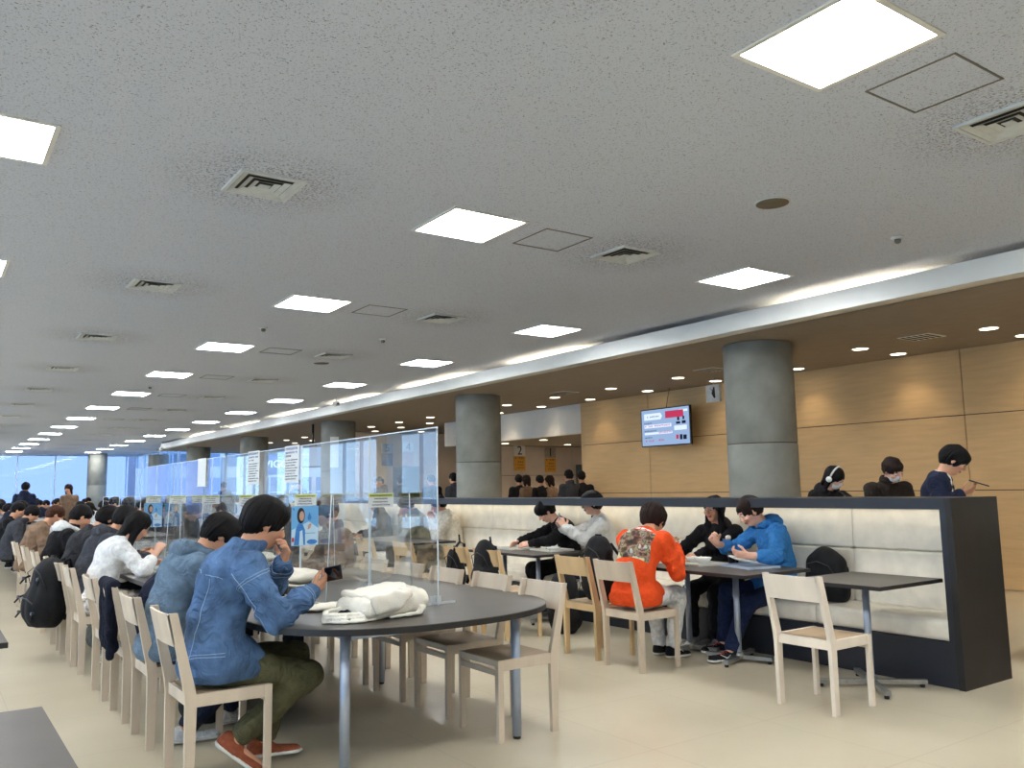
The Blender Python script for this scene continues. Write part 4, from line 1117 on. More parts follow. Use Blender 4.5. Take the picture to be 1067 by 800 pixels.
person('person in a dark brown sweater and face mask looking down behind the bench', (7.6, 4.66, 0), D_(150), 'shirt', cloth('dark_brown', (44, 36, 30)), black, black, hair='short', hairm=M_hairb, lean=(3, 10, 22), head=(34, -14, 16), stand=True, mask=True,
    rh=V(.10, .34, 1.02), lh=V(-.10, .34, 1.02), seed=32, h=.0075, group=QG, skin=M_skin2, sc=.955)
person('person in black with a face mask and white headphones looking down', (7.55, 5.32, 0), D_(172), 'hoodie', black, black, black, hair='bob', lean=(2, 8, 18), head=(30, -20, 6), stand=True, mask=True, headset=True,
    rh=V(.10, .34, 1.06), lh=V(-.14, .30, 1.10), seed=33, h=.0075, group=QG, skin=M_skin2, sc=.905)
b = MB()
person('person in a white top with black trim cut off by the right edge', (7.0, 2.90, 0), D_(-120), 'tee', cream_, black, black, hair='short', lean=(0, 2, 6), head=(0, 0, 0), stand=True, seed=34, h=.009, group=QG, fine=False, sc=1.0)

# ---- crowd: low-detail seated and standing people, copied
kinds = []
specs = [('tee', black, 'short', M_hair, 'black top'), ('hoodie', navy, 'mop', M_hair, 'navy hoodie'), ('jacket', char, 'short', M_hair, 'charcoal jacket'), ('tee', brown, 'bob', M_hairb, 'brown top'),
         ('hoodie', grey, 'short', M_hair, 'grey hoodie'), ('tee', white_, 'long', M_hair, 'white top'), ('jacket', khaki, 'mop', M_hairb, 'khaki jacket')]
for i, (tp, tm, hr, hm, nm) in enumerate(specs):
    a = person('x', (0, 0, 0), 0, tp, tm, black, black, hair=hr, hairm=hm, lean=(4, 12 + 4*(i % 3), 24 + 5*(i % 3)), head=(24 + 8*(i % 3), 0, 0), seed=41+i, h=.013, fine=False)['root']
    b_ = person('x', (0, 0, 0), 0, tp, tm, black, black, hair=hr, hairm=hm, lean=(0, 3, 8), head=(10, 0, 0), stand=True, seed=51+i, h=.013, fine=False)['root']
    kinds.append((a, b_, nm))
done = set()
def crowd(kind, standing, x, y, rz, label, group, sc=1.0):
    src = kinds[kind][1 if standing else 0]
    o = src if (kind, standing) not in done else copy_tree(src); done.add((kind, standing))
    o.location = (x, y, 0); o.rotation_euler = (0, 0, rz); o.scale = (sc, sc, sc)
    tag(o, label, 'person', group); return o
rnd = random.Random(4)
# counter queue, seen from behind
for i, (px_, x, y, k, st) in enumerate(((535, 10.9, 15.35, 0, .97), (541, 11.0, 15.15, 3, .96), (551, 11.1, 14.8, 0, .955), (559, 11.4, 14.8, 3, .95), (571, 10.7, 13.3, 2, 1.0), (578, 10.95, 13.25, 0, .985))):
    crowd(k, True, x, y, D_((-20, 10, 0, 30, -10, -35)[i]), ['dark haired person farthest left in the pick-up queue', 'brown-topped person second from left in the pick-up queue', 'person in black beneath the number 2 sign', 'brown-topped person between the number 2 and 1 signs', 'tall person in a charcoal jacket beneath the number 1 sign', 'person in black at the right end of the pick-up queue'][i], 'people queueing at the pick-up counters', st)
crowd(1, True, 2.08, 23.6, D_(-20), 'person in a navy hoodie standing with back turned by the far windows', 'people standing far away', 1.0)
crowd(3, True, 3.15, 24.2, D_(140), 'person in a brown top standing near the far windows, right of the navy one', 'people standing far away', .97)
for i, (x, y, k, rz) in enumerate(((8.0, 27.5, 0, 20), (9.6, 26.0, 6, 200), (9.6, 19.5, 4, 90), (9.3, 24.5, 1, 150), (10.9, 22.3, 0, 30), (10.2, 19.6, 2, 10), (9.8, 17.3, 0, 0), (10.3, 17.0, 4, -30), (9.4, 15.6, 2, 10))):
    crowd(k, True, x, y, D_(rz), '%s %s standing person behind the acrylic, counted from the left among the columns' % (ordn[i], kinds[k][2]), 'people standing behind the acrylic')
n = 0
for side, x, rz in (('left', 1.15, FX), ('right', 3.42, FNX)):
    for i, y in enumerate((14.8, 15.9, 17.0, 18.3, 19.6, 20.9, 22.3, 26.6, 28.0, 29.5, 31.0, 33.0)):
        k = rnd.randrange(7) if side == 'right' else (2, 0, 1, 4, 0, 3, 2, 0, 1, 2, 0, 4)[i]
        crowd(k, False, x + rnd.uniform(-.04, .06), y, rz + rnd.uniform(-.25, .25), '%s distant diner in %s on the %s side beyond the near long table' % (ordn[i], kinds[k][2], side), 'distant seated diners', rnd.uniform(.96, 1.03))
for i, y in enumerate((11.3, 12.9)):
    crowd((1, 4)[i], False, 3.12, y, FNX, '%s across the acrylic, far end of the near long table' % ['diner in a navy hoodie', 'diner in a grey hoodie'][i], RT)
for i, (x, y, k, rz) in enumerate(((4.9, 20, 2, FX), (4.95, 22.5, 1, FX), (4.9, 25, 0, FX), (6.05, 16.2, 3, 1.3), (6.05, 18.6, 0, 1.3), (6.05, 20.8, 4, 1.3), (6.05, 23.5, 1, 1.5), (4.9, 34.6, 0, FX), (4.9, 36, 2, FX), (4.9, 38, 1, FX), (6.3, 35, 3, FNX), (6.3, 37, 0, FNX))):
    crowd(k, False, x, y, rz, '%s far diner, %s, between the long tables and the columns' % (ordn[i], kinds[k][2]), 'distant diners beyond the bench tables')
for k in kinds:
    for o in k[:2]:
        if o.get('label') == 'x':
            for c in list(o.children_recursive): bpy.data.objects.remove(c)
            bpy.data.objects.remove(o)
# ================================================================== acrylic partitions, notices, posters
M_acr = clear('acrylic', (.975, .985, .985, 1), 1.0, .0, 1.35)
M_acre = mat('acrylic_edge', srgb(214, 226, 232), .25, 0, .03)
M_tape = mat('clear_foot_acrylic', srgb(205, 212, 214), .3, 0, .03)
AX = 2.48
ys_ = [4.32, 5.24, 6.49, 7.75, 9.0, 10.25, 11.5, 12.8]
TB = .7215
for i in range(len(ys_)-1):
    y0, y1 = ys_[i], ys_[i+1]
    r = empty('acrylic_partition', (AX, y0, TB), 0, '%s tall clear acrylic sheet standing along the long table' % ordn[i], 'partition', 'tall acrylic partitions on the long table')
    L_ = y1 - y0 - .015
    box('sheet', -.0025, .0025, .006, L_-.006, .0, 1.02, M_acr, r)
    b = MB()
    b.box(-.003, .003, 0, .006, 0, 1.026); b.box(-.003, .003, L_-.006, L_, 0, 1.026); b.box(-.003, .003, .006, L_-.006, 1.02, 1.026)
    b.build('polished_edge', M_acre, r)
    for yy in (.03, L_-.04):
        b = MB(); b.box(-.13, .13, yy-.003, yy+.003, .0, .012); b.box(-.035, -.004, yy-.003, yy+.003, .012, .05); b.box(.004, .035, yy-.003, yy+.003, .012, .05)
        b.build('foot', M_tape, r)
M_paper = mat('white_paper', srgb(228, 230, 228), .85, 0, .02); M_yel = mat('yellow_band', srgb(214, 222, 120), .8, 0, .05)
M_ink = mat('black_ink', srgb(30, 30, 34), .8); M_inkb = mat('blue_ink', srgb(60, 100, 160), .8); M_inkr = mat('red_ink', srgb(200, 48, 44), .7)
M_sky1 = mat('poster_sky_blue', srgb(112, 178, 226), .5, 0, .06, 5); M_sky2 = mat('poster_pale_blue', srgb(196, 224, 240), .5, 0, .05)
M_shirt = mat('poster_shirt_blue', srgb(60, 130, 200), .5, 0, .2, 60); M_face = mat('poster_face', srgb(206, 160, 136), .5)
def glyph_line(b, x0, x1, z0, h, y, seed, mi=0, gap=.25):
    """a row of small dense characters, each a few strokes"""
    rs = random.Random(seed); x = x0; w = h*.92
    while x + w < x1:
        if rs.random() > .06:
            for _ in range(3):
                zz = z0 + h*rs.uniform(.08, .85); b.box(x, x+w*.9, y, y+.0008, zz, zz+h*.13, mi=mi)
            for _ in range(2):
                xx = x + w*rs.uniform(.05, .75); b.box(xx, xx+w*.13, y, y+.0008, z0+h*.02, z0+h*.95, mi=mi)
        x += w*(1+gap)
# transverse panels with a notice along the top edge (they face the camera end of the table)
tr = [(4.86, 2.02, 2.60), (6.13, 1.95, 2.62), (7.42, 1.95, 2.62), (8.60, 1.95, 2.62), (9.9, 1.95, 2.62), (11.1, 1.95, 2.62), (12.2, 1.95, 2.62)]
for i, (y, x0, x1) in enumerate(tr):
    r = empty('acrylic_divider', ((x0+x1)/2, y, TB), 0, '%s low clear acrylic divider standing across the long table' % ordn[i], 'partition', 'low acrylic dividers across the long table')
    w = (x1-x0)/2
    for sgn in (-1, 1):      # two leaves either side of the long sheet
        xa, xb = (-w, AX-(x0+x1)/2-.008) if sgn < 0 else (AX-(x0+x1)/2+.008, w)
        b = MB(); b.poly_prism([(xa, 0), (xb, 0), (xb - (.02 if sgn > 0 else 0), .64), (xa + (.03 if sgn < 0 else 0), .64)], -.0025, .0025, axis='y'); b.build('sheet', M_acr, r)
        b = MB()
        if sgn < 0: b.tube([(xa, 0, 0), (xa+.03, 0, .64)], .003, 6); b.tube([(xa+.03, 0, .64), (xb, 0, .64)], .002, 6)
        else: b.tube([(xb, 0, 0), (xb-.02, 0, .64)], .003, 6)
        b.build('polished_edge', M_acre, r)
for i, (y, xc) in enumerate(((4.86, 2.375), (6.13, 2.375), (7.42, 2.36), (8.60, 2.36), (9.9, 2.36), (11.1, 2.36))):
    b = MB(); b.box(-.085, .085, 0, .001, -.085, 0, mi=0); b.box(-.085, .085, -.0009, 0, -.022, -.001, mi=1)
    glyph_line(b, -.075, .075, -.019, .013, -.002, i, 2, .15)
    for q, (z, xa) in enumerate(((-.038, -.045), (-.057, -.055), (-.076, -.062))): glyph_line(b, xa, -xa, z, .011, -.001, 10*i+q, 2, .12)
    o = b.build('notice_card', [M_paper, M_yel, M_ink], loc=(xc, y - .012, 1.362))
    tag(o, '%s small white notice with yellow heading on the acrylic, counted from the near end' % ordn[i], 'notice', 'small notices on the acrylic dividers')
def poster(x, y, z, lab):
    r = empty('blue_poster', (x, y, z), 0, lab, 'poster', 'blue posters on the acrylic dividers')
    W, Hh = .105, .145
    box('sheet', -W, W, 0, .0012, -Hh, Hh, M_sky1, r)
    b = MB(); b.poly_prism([(-W+.002, -Hh+.002), (W-.002, -Hh+.002), (W-.002, -.02), (.03, .03), (-W+.002, -.03)], -.0006, 0, axis='y'); b.build('pale_area', M_sky2, r)
    def ellp(cx, cz, rx, rz, y_, nm, m, a=0):
        bb = MB(); bb.poly_prism([(cx + rx*math.cos(t)*math.cos(a) - rz*math.sin(t)*math.sin(a), cz + rx*math.cos(t)*math.sin(a) + rz*math.sin(t)*math.cos(a)) for t in np.linspace(0, 2*PI, 21)[:-1]], y_-.0006, y_, axis='y'); return bb.build(nm, m, r)
    ellp(-.032, .075, .030, .058, -.0008, 'hair', M_ink); ellp(-.026, .072, .019, .036, -.0016, 'face', M_face)
    b = MB(); b.poly_prism([(-.085, -Hh+.004), (-.07, -.02), (-.05, .02), (-.02, .015), (0, -.03), (.002, -Hh+.004)], -.0022, -.0016, axis='y'); b.build('shirt', M_shirt, r)
    b = MB(); b.poly_prism([(-.045, -Hh+.004), (-.04, -.04), (-.02, -.03), (-.012, -Hh+.004)], -.003, -.0024, axis='y'); b.build('shirt_panel', M_sky2, r)
    b = MB(); b.poly_prism([(.02, -.03), (.04, -.02), (.052, .012), (.036, .015), (.024, .002)], -.0022, -.0016, axis='y'); b.build('hand', M_face, r)
    ellp(.034, .058, .015, .020, -.0016, 'water_drop', M_shirt); b = MB(); b.poly_prism([(.022, .068), (.046, .068), (.034, .10)], -.0022, -.0010, axis='y'); b.build('water_drop', M_shirt, r)
    ellp(.055, -.120, .040, .018, -.0016, 'badge', M_shirt)
    b = MB(); b.box(-W+.004, -W+.022, -.0022, -.0010, -.115, -.085); b.build('red_mark', M_inkr, r)
    b = MB(); glyph_line(b, -.098, -.06, .112, .018, -.0016, 5); glyph_line(b, .0, .09, -.06, .008, -.0016, 6); b.build('print', M_inkb, r)
    return r
poster(2.372, 6.115, 1.13, 'blue poster of a person and a water drop, nearest on the acrylic')
poster(2.36, 11.08, 1.13, 'blue poster farther along the acrylic, left of the grey-blue hoodie')
def hung_notice(y, lab, seed, plain=False):
    r = empty('hanging_notice', (AX - .012, y, 1.755), -PI/2, lab, 'notice', 'paper notices hanging on the tall acrylic')
    box('sheet', -.16, .16, -.0006, .0006, -.30, 0, M_paper, r)
    if not plain:
        b = MB(); glyph_line(b, -.14, .14, -.035, .024, -.002, seed); glyph_line(b, -.14, .14, -.064, .018, -.002, seed+1); b.build('heading', M_inkb, r)
        b = MB(); glyph_line(b, -.14, .02, -.09, .016, -.002, seed+2)
        for k in range(8): glyph_line(b, -.14, .14 - .03*(k % 3), -.12 - .022*k, .010, -.002, seed+3+k)
        b.build('text', M_ink, r)
    return r
hung_notice(6.67, 'hanging white notice with blue heading, up and left of the nearest blue poster', 20)
hung_notice(7.63, 'hanging white notice with blue heading, second from the right on the acrylic', 40)
hung_notice(9.35, 'plain white sheet hanging on the far acrylic', 60, True)

# ================================================================== wall screen and signs
tv = empty('wall_screen', (10.92, 10.84, 2.43), -PI/2, 'flat screen with red and white timetable hanging before the wood wall', 'screen')
M_scr = emit('screen_glow', srgb(150, 176, 214), .95); M_scw = emit('screen_white', srgb(208, 224, 250), 1.1); M_scr2 = emit('screen_red', srgb(196, 60, 96), .9); M_scd = emit('screen_ink', srgb(40, 46, 70), .6)
M_tvb = mat('black_bezel', srgb(16, 16, 20), .3)
b = MB(); b.box(-.61, .61, -.0, .05, -.345, .345, .004); b.build('housing', M_tvb, tv)
box('panel', -.59, .59, -.003, .0, -.325, .325, M_scr, tv)
b = MB(); b.poly_prism([(-.52, .14), (-.10, .14), (-.06, .20), (-.10, .26), (-.52, .26)], -.005, -.003, axis='y'); b.box(.23, .53, -.005, -.003, -.08, .0); b.box(.36, .56, -.005, -.003, .24, .28)
b.box(-.52, .16, -.005, -.003, -.005, .055); b.box(-.52, .18, -.005, -.003, -.125, -.085); b.build('white_blocks', M_scw, tv)
b = MB(); b.box(.02, .46, -.006, -.003, .15, .275); glyph_line(b, -.50, .16, .01, .035, -.007, 3); glyph_line(b, -.15, .18, -.115, .035, -.007, 4); glyph_line(b, -.50, -.26, -.26, .04, -.007, 5); glyph_line(b, -.16, .0, -.255, .04, -.007, 6); b.box(.27, .33, -.006, -.004, -.235, -.16); b.build('red_print', M_scr2, tv)
b = MB(); glyph_line(b, -.44, -.12, .185, .03, -.007, 7); glyph_line(b, -.52, -.30, .07, .025, -.007, 8); glyph_line(b, -.52, -.2, -.07, .025, -.007, 9); glyph_line(b, -.52, -.3, -.19, .025, -.007, 10)
b.build('dark_print', M_scd, tv)
for (x0, x1, z0, z1, nm) in ((.28, .38, .03, .07, 'figure_body'), (.42, .51, .03, .08, 'figure_body'), (.31, .36, .09, .15, 'figure_head'), (.44, .48, .10, .16, 'figure_head'), (.36, .42, -.25, -.16, 'print_mark'), (.44, .52, -.25, -.17, 'print_mark')):
    box(nm, x0, x1, -.006, -.004, z0, z1, M_scd, tv)
b = MB(); b.tube([(.02, .03, .34), (.06, .03, .50), (.10, .05, .69)], .006, 6); b.build('cable', M_tvb, tv)
for s in (-.2, .2):
    b = MB(); b.box(s-.02, s+.02, .05, .38, -.2, .2); b.build('wall_bracket', M_tvb, tv)
cb = empty('sign_box', (10.55, 9.35, 2.86), -PI/2, 'small white box sign with a dark arrow, left of the near column', 'sign')
b = MB(); b.box(-.14, .14, -.02, .04, -.14, .14, .004); b.build('case', mat('sign_grey', srgb(200, 202, 202), .6), cb)
b = MB(); b.poly_prism([(-.06, .10), (.0, .04), (-.02, .0), (.03, -.08), (.06, -.08), (.05, .10), (.02, .10), (.01, .05)], -.024, -.02, axis='y'); b.build('arrow', M_ink, cb)
b = MB(); b.tube([(0, .01, .14), (0, .01, LZ-2.86)], .008, 8); b.build('rod', M_ventm, cb)
# counter signs
M_or = mat('orange_board', srgb(226, 164, 66), .7, 0, .05); M_bd = mat('sign_board', srgb(236, 232, 222), .6, 0, .02)
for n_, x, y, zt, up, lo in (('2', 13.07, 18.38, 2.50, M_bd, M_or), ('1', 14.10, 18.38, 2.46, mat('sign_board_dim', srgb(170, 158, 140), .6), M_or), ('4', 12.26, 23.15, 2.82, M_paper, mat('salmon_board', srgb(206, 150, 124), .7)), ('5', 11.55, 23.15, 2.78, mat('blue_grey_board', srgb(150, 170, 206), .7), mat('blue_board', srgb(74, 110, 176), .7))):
    r = empty('number_sign', (x, y, zt), 0, 'hanging sign with number %s over the pick-up counter' % n_, 'sign', 'numbered counter signs')
    box('number_board', -.18, .18, 0, .02, -.27, 0, up, r); box('menu_board', -.18, .18, 0, .02, -.66, -.285, lo, r)
    t = text_mesh('numeral', n_, .33, M_ink if n_ != '5' else M_inkb, r); t.rotation_euler = (PI/2, 0, 0); t.location = (0, -.004, -.135)
    b = MB(); glyph_line(b, -.15, .15, -.35, .05, -.003, 3); glyph_line(b, -.06, .12, -.45, .05, -.003, 4); glyph_line(b, -.14, .14, -.52, .03, -.003, 5); glyph_line(b, -.1, .14, -.6, .03, -.003, 6); b.build('text', mat('brown_ink', srgb(110, 50, 28), .7) if n_ != '5' else M_inkb, r)
# counter fittings
ct = empty('serving_counter', (13.6, 17.9, 0), 0, 'pale serving counter with trays below the number signs', 'counter')
b = MB(); b.box(-1.2, 1.35, -.3, .5, 0, 1.06, .01); b.build('body', M_cream, ct); b = MB(); b.box(-1.22, 1.37, -.34, .5, 1.06, 1.10, .005); b.build('worktop', M_white, ct)
for k in range(3):
    b = MB(); b.lathe([(.05, 0), (.13, .07), (.13, .08), (.02, .16), (.0, .16)], n=20)
    o = b.build('serving_dish', M_alu, loc=(14.35 + .22*k, 17.75 + .04*k, 1.101)); tag(o, '%s shiny covered dish on the pick-up counter' % ['left', 'middle', 'right'][k], 'dish', 'covered dishes on the counter')
o = box('kiosk', 11.25, 11.75, 21.5, 22.2, 0, 2.05, M_tvb); tag(o, 'tall black machine left of the second column', 'machine')
o = box('fridge_panel', 15.0, 15.35, 18.25, 18.40, 0, 2.0, mat('steel_door', srgb(96, 108, 104), .3, .6)); tag(o, 'dark steel cabinet at the right end of the counter alcove', 'cabinet')
# lit shop-like sign outside the far glazing
sg = empty('lit_sign', (14.05, 40.0, 2.72), 0, 'white glowing VIGO lettering seen through the far windows', 'sign')
t = text_mesh('lettering', 'VIGO', .50, emit('sign_letters', (.85, .95, 1, 1), 2.2), sg, .04); t.rotation_euler = (PI/2, 0, 0)
box('backboard', -1.2, 1.2, .05, .1, -.5, .5, mat('sign_backboard', srgb(120, 150, 190), .5), sg)
for s in (-1.15, 1.15): box('post', s-.04, s+.04, .06, .12, -2.72, .5, M_mull, sg)
# hanging strip and screen by the third column, camera at the fascia end
o = box('hanging_paper_strip', 8.12, 8.34, 19.35, 19.36, 1.95, 2.70, M_paper); tag(o, 'long white paper strip hanging on the third column', 'paper strip')
s2 = empty('ceiling_screen', (8.25, 20.9, 2.5), D_(-62), 'small dark screen hanging on a pole left of the third column', 'screen')
b = MB(); b.box(-.42, .42, -.03, .03, -.5, .05, .004); b.build('housing', M_tvb, s2); box('panel', -.39, .39, -.034, -.03, -.47, .02, M_scr, s2)
b = MB(); b.tube([(0, .06, -.1), (0, .06, LZ-2.5)], .03, 10); b.box(-.1, .1, .03, .1, -.2, .1); b.build('pole', M_tvb, s2)
for (x, y, z, rz, l) in ((7.50, 34.3, 3.22, 0, 'white security camera at the far end of the fascia'), (7.35, 17.2, CZ, 0, 'white security camera hanging by the fascia, middle distance')):
    r = empty('security_camera', (x, y, z), rz, l, 'camera', 'ceiling security cameras')
    b = MB(); b.box(-.05, .05, -.08, .08, -.16, -.06, .01); b.tube([(0, 0, -.06), (0, 0, 0)], .012, 8); b.build('housing', M_white, r)
    b = MB(); b.lathe([(.022, -.005), (.022, .005)]); o = b.build('lens', M_tvb, r); o.location = (0, -.085, -.11); o.rotation_euler = (PI/2, 0, 0)

# ================================================================== things on the tables
def phone(loc, rot, lab, m=None, grp='mobile phones in hands'):
    r = empty('phone', loc, 0, lab, 'phone', grp); r.rotation_euler = rot
    b = MB(); b.box(-.037, .037, -.0045, .0045, -.076, .076, .004); b.build('case', m or M_tvb, r)
    b = MB(); b.box(-.033, .033, .0045, .0052, -.071, .071); b.build('screen', mat('phone_glass', srgb(12, 12, 14), .08), r)
    b = MB(); b.box(-.032, -.008, -.0062, -.0045, .042, .070, .001)
    for q in (.050, .063): b.tube([(-.024, -.006, q), (-.024, -.0078, q)], .0045, 10); b.tube([(-.014, -.006, q-.005), (-.014, -.0078, q-.005)], .0045, 10)
    b.build('lens_block', mat('lens_grey', srgb(150, 155, 165), .3, .5), r); return r
phone((1.80, 4.235, .955), (D_(195), D_(80), D_(-65)), 'black phone in the hand of the person in denim')
phone((5.56, 7.13, 1.035), (D_(-5), D_(8), D_(58+180)), 'grey phone raised by the person in the white sweater', mat('phone_grey', srgb(150, 152, 160), .35, .4))
phone((7.03, 3.485, 1.355), (D_(70), 0, D_(-150)), 'dark phone held by the standing person in navy')
phone((7.45, 4.97, 1.262), (D_(60), 0, D_(170)), 'dark phone held by the masked person with headphones')
def cup(x, y, z, lab, m, h_=.095, grp='cups on the tables'):
    r = empty('cup', (x, y, z), 0, lab, 'cup', grp)
    b = MB(); b.lathe([(.028, 0), (.037, h_), (.034, h_), (.026, .006)], n=28); b.build('wall', m, r)
    b = MB(); b.lathe([(.0285, .001), (.0295, .007)], n=28); b.build('base', m, r)
    b = MB(); b.tube([(.036*math.cos(a), .036*math.sin(a), h_) for a in np.linspace(0, 2*PI, 25)], .0018, 6); b.build('rim', m, r)
    return r
M_cup = mat('black_plastic', srgb(20, 20, 22), .3)
TZ = .717
cup(1.93, 5.36-.02, TB, 'black cup on the long table beyond the denim person\'s elbow', M_cup, .10)
cup(5.60, 7.56, TZ, 'black cup on the bench table, left of two', M_cup); cup(5.62, 7.40, TZ, 'black cup on the bench table, right of two', M_cup)
cup(5.62, 4.86, TZ, 'black cup between the bowls and the blue diner', M_cup, .105)
M_tray = mat('tray_cream', srgb(206, 204, 192), .5, 0, .04); M_trayw = mat('tray_blue_grey', srgb(176, 190, 204), .5); M_china = mat('white_china', srgb(230, 230, 226), .2, 0, .02); M_rice = mat('rice', srgb(232, 226, 210), .7, 0, .1, 200, .6, 300)
def tray(x, y, z, rz, lab, m=None, w=.20, d=.15):
    b = MB(); b.box(-w, w, -d, d, 0, .006, .002)
    for a in ((-w, w, -d, -d+.008), (-w, w, d-.008, d), (-w, -w+.008, -d, d), (w-.008, w, -d, d)): b.box(a[0], a[1], a[2], a[3], .004, .018, .002)
    o = b.build('tray', m or M_tray, loc=(x, y, z), rz=rz); return tag(o, lab, 'tray', 'meal trays')
def bowl(x, y, z, lab, r_=.07, h_=.05, food=None):
    r = empty('bowl', (x, y, z), 0, lab, 'bowl', 'bowls on the trays')
    b = MB(); b.lathe([(r_*.45, 0), (r_*.5, .006), (r_*.8, h_*.5), (r_, h_), (r_*.96, h_), (r_*.75, h_*.5), (r_*.4, .012)], n=30); b.build('body', M_china, r)
    if food: b = MB(); b.lathe([(r_*.78, h_*.55), (r_*.6, h_*.85), (r_*.2, h_*1.0)], n=20); b.build('food', food, r)
    return r
tray(5.42, 5.05, TZ, 1.4, 'tray with bowls before the person in orange')
tray(5.52, 4.60, TZ, 1.3, 'tray under the plate of the blue hoodie diner', M_trayw)
tray(5.50, 5.25+.17, TZ, 1.5, 'tray before the person with long black hair', M_trayw, .15, .12) if False else None
bowl(5.44, 5.02, TZ+.006, 'white bowl at the front of the orange diner\'s tray', .075, .052, M_rice); bowl(5.50, 5.18, TZ+.006, 'white bowl behind on the orange diner\'s tray', .07, .05, M_rice)
r = empty('plate', (5.47, 4.62, TZ+.05), 0, 'white plate lifted by the blue hoodie diner', 'plate'); r.rotation_euler = (.15, .12, 0)
b = MB(); b.lathe([(.06, 0), (.12, .018), (.118, .021), (.055, .006)], n=32); b.build('body', M_china, r); b = MB(); b.lathe([(.055, .006), (.045, .022), (.01, .03)], n=20); b.build('rice', M_rice, r)
r = empty('spoon', (5.50, 4.80, .935), 0, 'metal spoon with rice held up by the blue hoodie diner', 'spoon')
b = MB(); b.tube([(.06, .10, -.01), (.0, .0, .0)], .003, 8); b.build('handle', M_alu, r)
b = MB(); bmesh.ops.create_uvsphere(b.bm, u_segments=14, v_segments=8, radius=.02, matrix=Matrix.Translation((-.012, -.022, .0)) @ Matrix.Diagonal((1, 1.3, .4, 1))); b.build('bowl', M_alu, r, True)
Q = Solid(); Q.ell((-.012, -.022, .012), (.020, .024, .014)); Q.ell((-.020, -.03, .016), (.012, .012, .012)); Q.disp(wob(.002, 300, 3)); mk('rice', Q.mesh(.003), M_rice, r)
tray(5.55, 7.25, TZ, 1.5, 'tray before the person photographing'); tray(5.42, 7.75, TZ, 1.5, 'tray before the bowed person in black', M_tray, .19, .14)
bowl(5.50, 7.16, TZ+.006, 'white bowl before the photographing person', .08, .035, M_rice)
tray(1.78, 5.30, TB, 0.1, 'tray before the grey-blue hoodie', M_tray, .16, .20); tray(1.80, 4.78, TB, .1, 'tray beside the denim person, mostly hidden', M_tray, .15, .19)
tray(1.78, 7.7, TB, 0.1, 'tray before the white sweater', M_tray, .15, .2); bowl(1.72, 7.66, TB+.006, 'white bowl before the white sweater', .08, .05, M_rice)
# orange person's bowl held to the mouth
bowl(5.05, 5.02, .885, 'dark-rimmed bowl held up by the person in orange', .068, .05)

# ---- cloth bags
M_canv = mat('canvas_white', srgb(236, 230, 214), .85, 0, .05, 9, .4, 150, .2)
def wbag(name, loc, rz, lab, f):
    r = empty(name, loc, rz, lab, 'bag', 'white cloth bags on the long table'); f(r); return r
def f1(r):
    Q = Solid()                       # soft squarish slab
    for y in np.linspace(-.10, .11, 6): Q.cone((-.17, y, .046), (.17, y, .056), .040, .050, .03)
    Q.ell((.05, .02, .085), (.15, .11, .03), None, .03)
    Q.disp(folds(.006, 20, 5)); Q.disp(wob(.003, 40, 5)); Q.plane((0, 0, .001), (0, 0, -1), .004)
    mk('body', Q.mesh(.006), M_canv, r)
    Q = Solid()                       # flap folded over the top, its edge running from the far right to the near middle
    for t in np.linspace(0, 1, 14):
        xa = -.165 + .02*t; xb = .19 - .13*t**1.6; y = .12 - .25*t; z = .108 - .010*t
        Q.cone((xa, y, z - .012), (xb, y, z + .006), .011, .011, .02)
    for t in np.linspace(0, 1, 12): Q.cone((-.165 + .03*t, -.14, .088 - .050*t), (.07 - .10*t, -.15, .098 - .050*t), .011, .011, .02)
    Q.disp(wob(.003, 40, 8)); Q.disp(folds(.004, 26, 3)); mk('flap', Q.mesh(.0055), M_canv, r)
    Q = Solid(); Q.cone((.10, -.10, .070), (.155, -.135, .030), .022, .024, .02, ((0, 0, 1), .7)); Q.cone((.155, -.135, .026), (.10, -.165, .012), .020, .010, .02, ((0, 0, 1), .6)); Q.cone((.05, -.145, .012), (.13, -.160, .012), .010, .010, .01, ((0, 0, 1), .6)); Q.disp(wob(.003, 60, 3)); Q.plane((0, 0, .0005), (0, 0, -1), .002)
    mk('rolled_corner', Q.mesh(.005), M_canv, r)
    Q = Solid()
    for k, (dz, dy) in enumerate(((.008, 0), (.022, .012), (.034, .024))):
        pts = [(-.10, -.10 + dy, dz), (-.20, -.12 + dy, dz), (-.31, -.07 + dy, dz), (-.35, .01, dz), (-.30, .08, dz+.004), (-.20, .08, dz+.010), (-.12, .06, dz+.012)]
        for a_, b_ in zip(pts[:-1], pts[1:]): Q.cone(a_, b_, .016, .016, .006, ((0, 0, 1), .5))
    Q.cone((-.05, -.14, .01), (.12, -.16, .01), .012, .012, .01, ((0, 0, 1), .5)); Q.disp(wob(.003, 50, 4)); Q.plane((0, 0, .0005), (0, 0, -1), .002)
    mk('strap', Q.mesh(.005), M_canv, r)
    Q = Solid(); Q.ell((-.235, .0, .030), (.055, .035, .014)); Q.disp(wob(.004, 60, 4)); Q.plane((0, 0, .001), (0, 0, -1), .002); mk('lining', Q.mesh(.005), black, r)
    r.scale = (1, 1, 1.25)
    b = MB(); b.tube([(-.10, -.155, .040), (-.02, -.160, .030), (.06, -.165, .026)], .004, 6); b.build('seam_shadow_gap', M_canv, r, True) if False else b.bm.free()
wbag('cloth_bag', (2.05, 4.17, TB), D_(12), 'crumpled white canvas bag lying at the near end of the long table', f1)
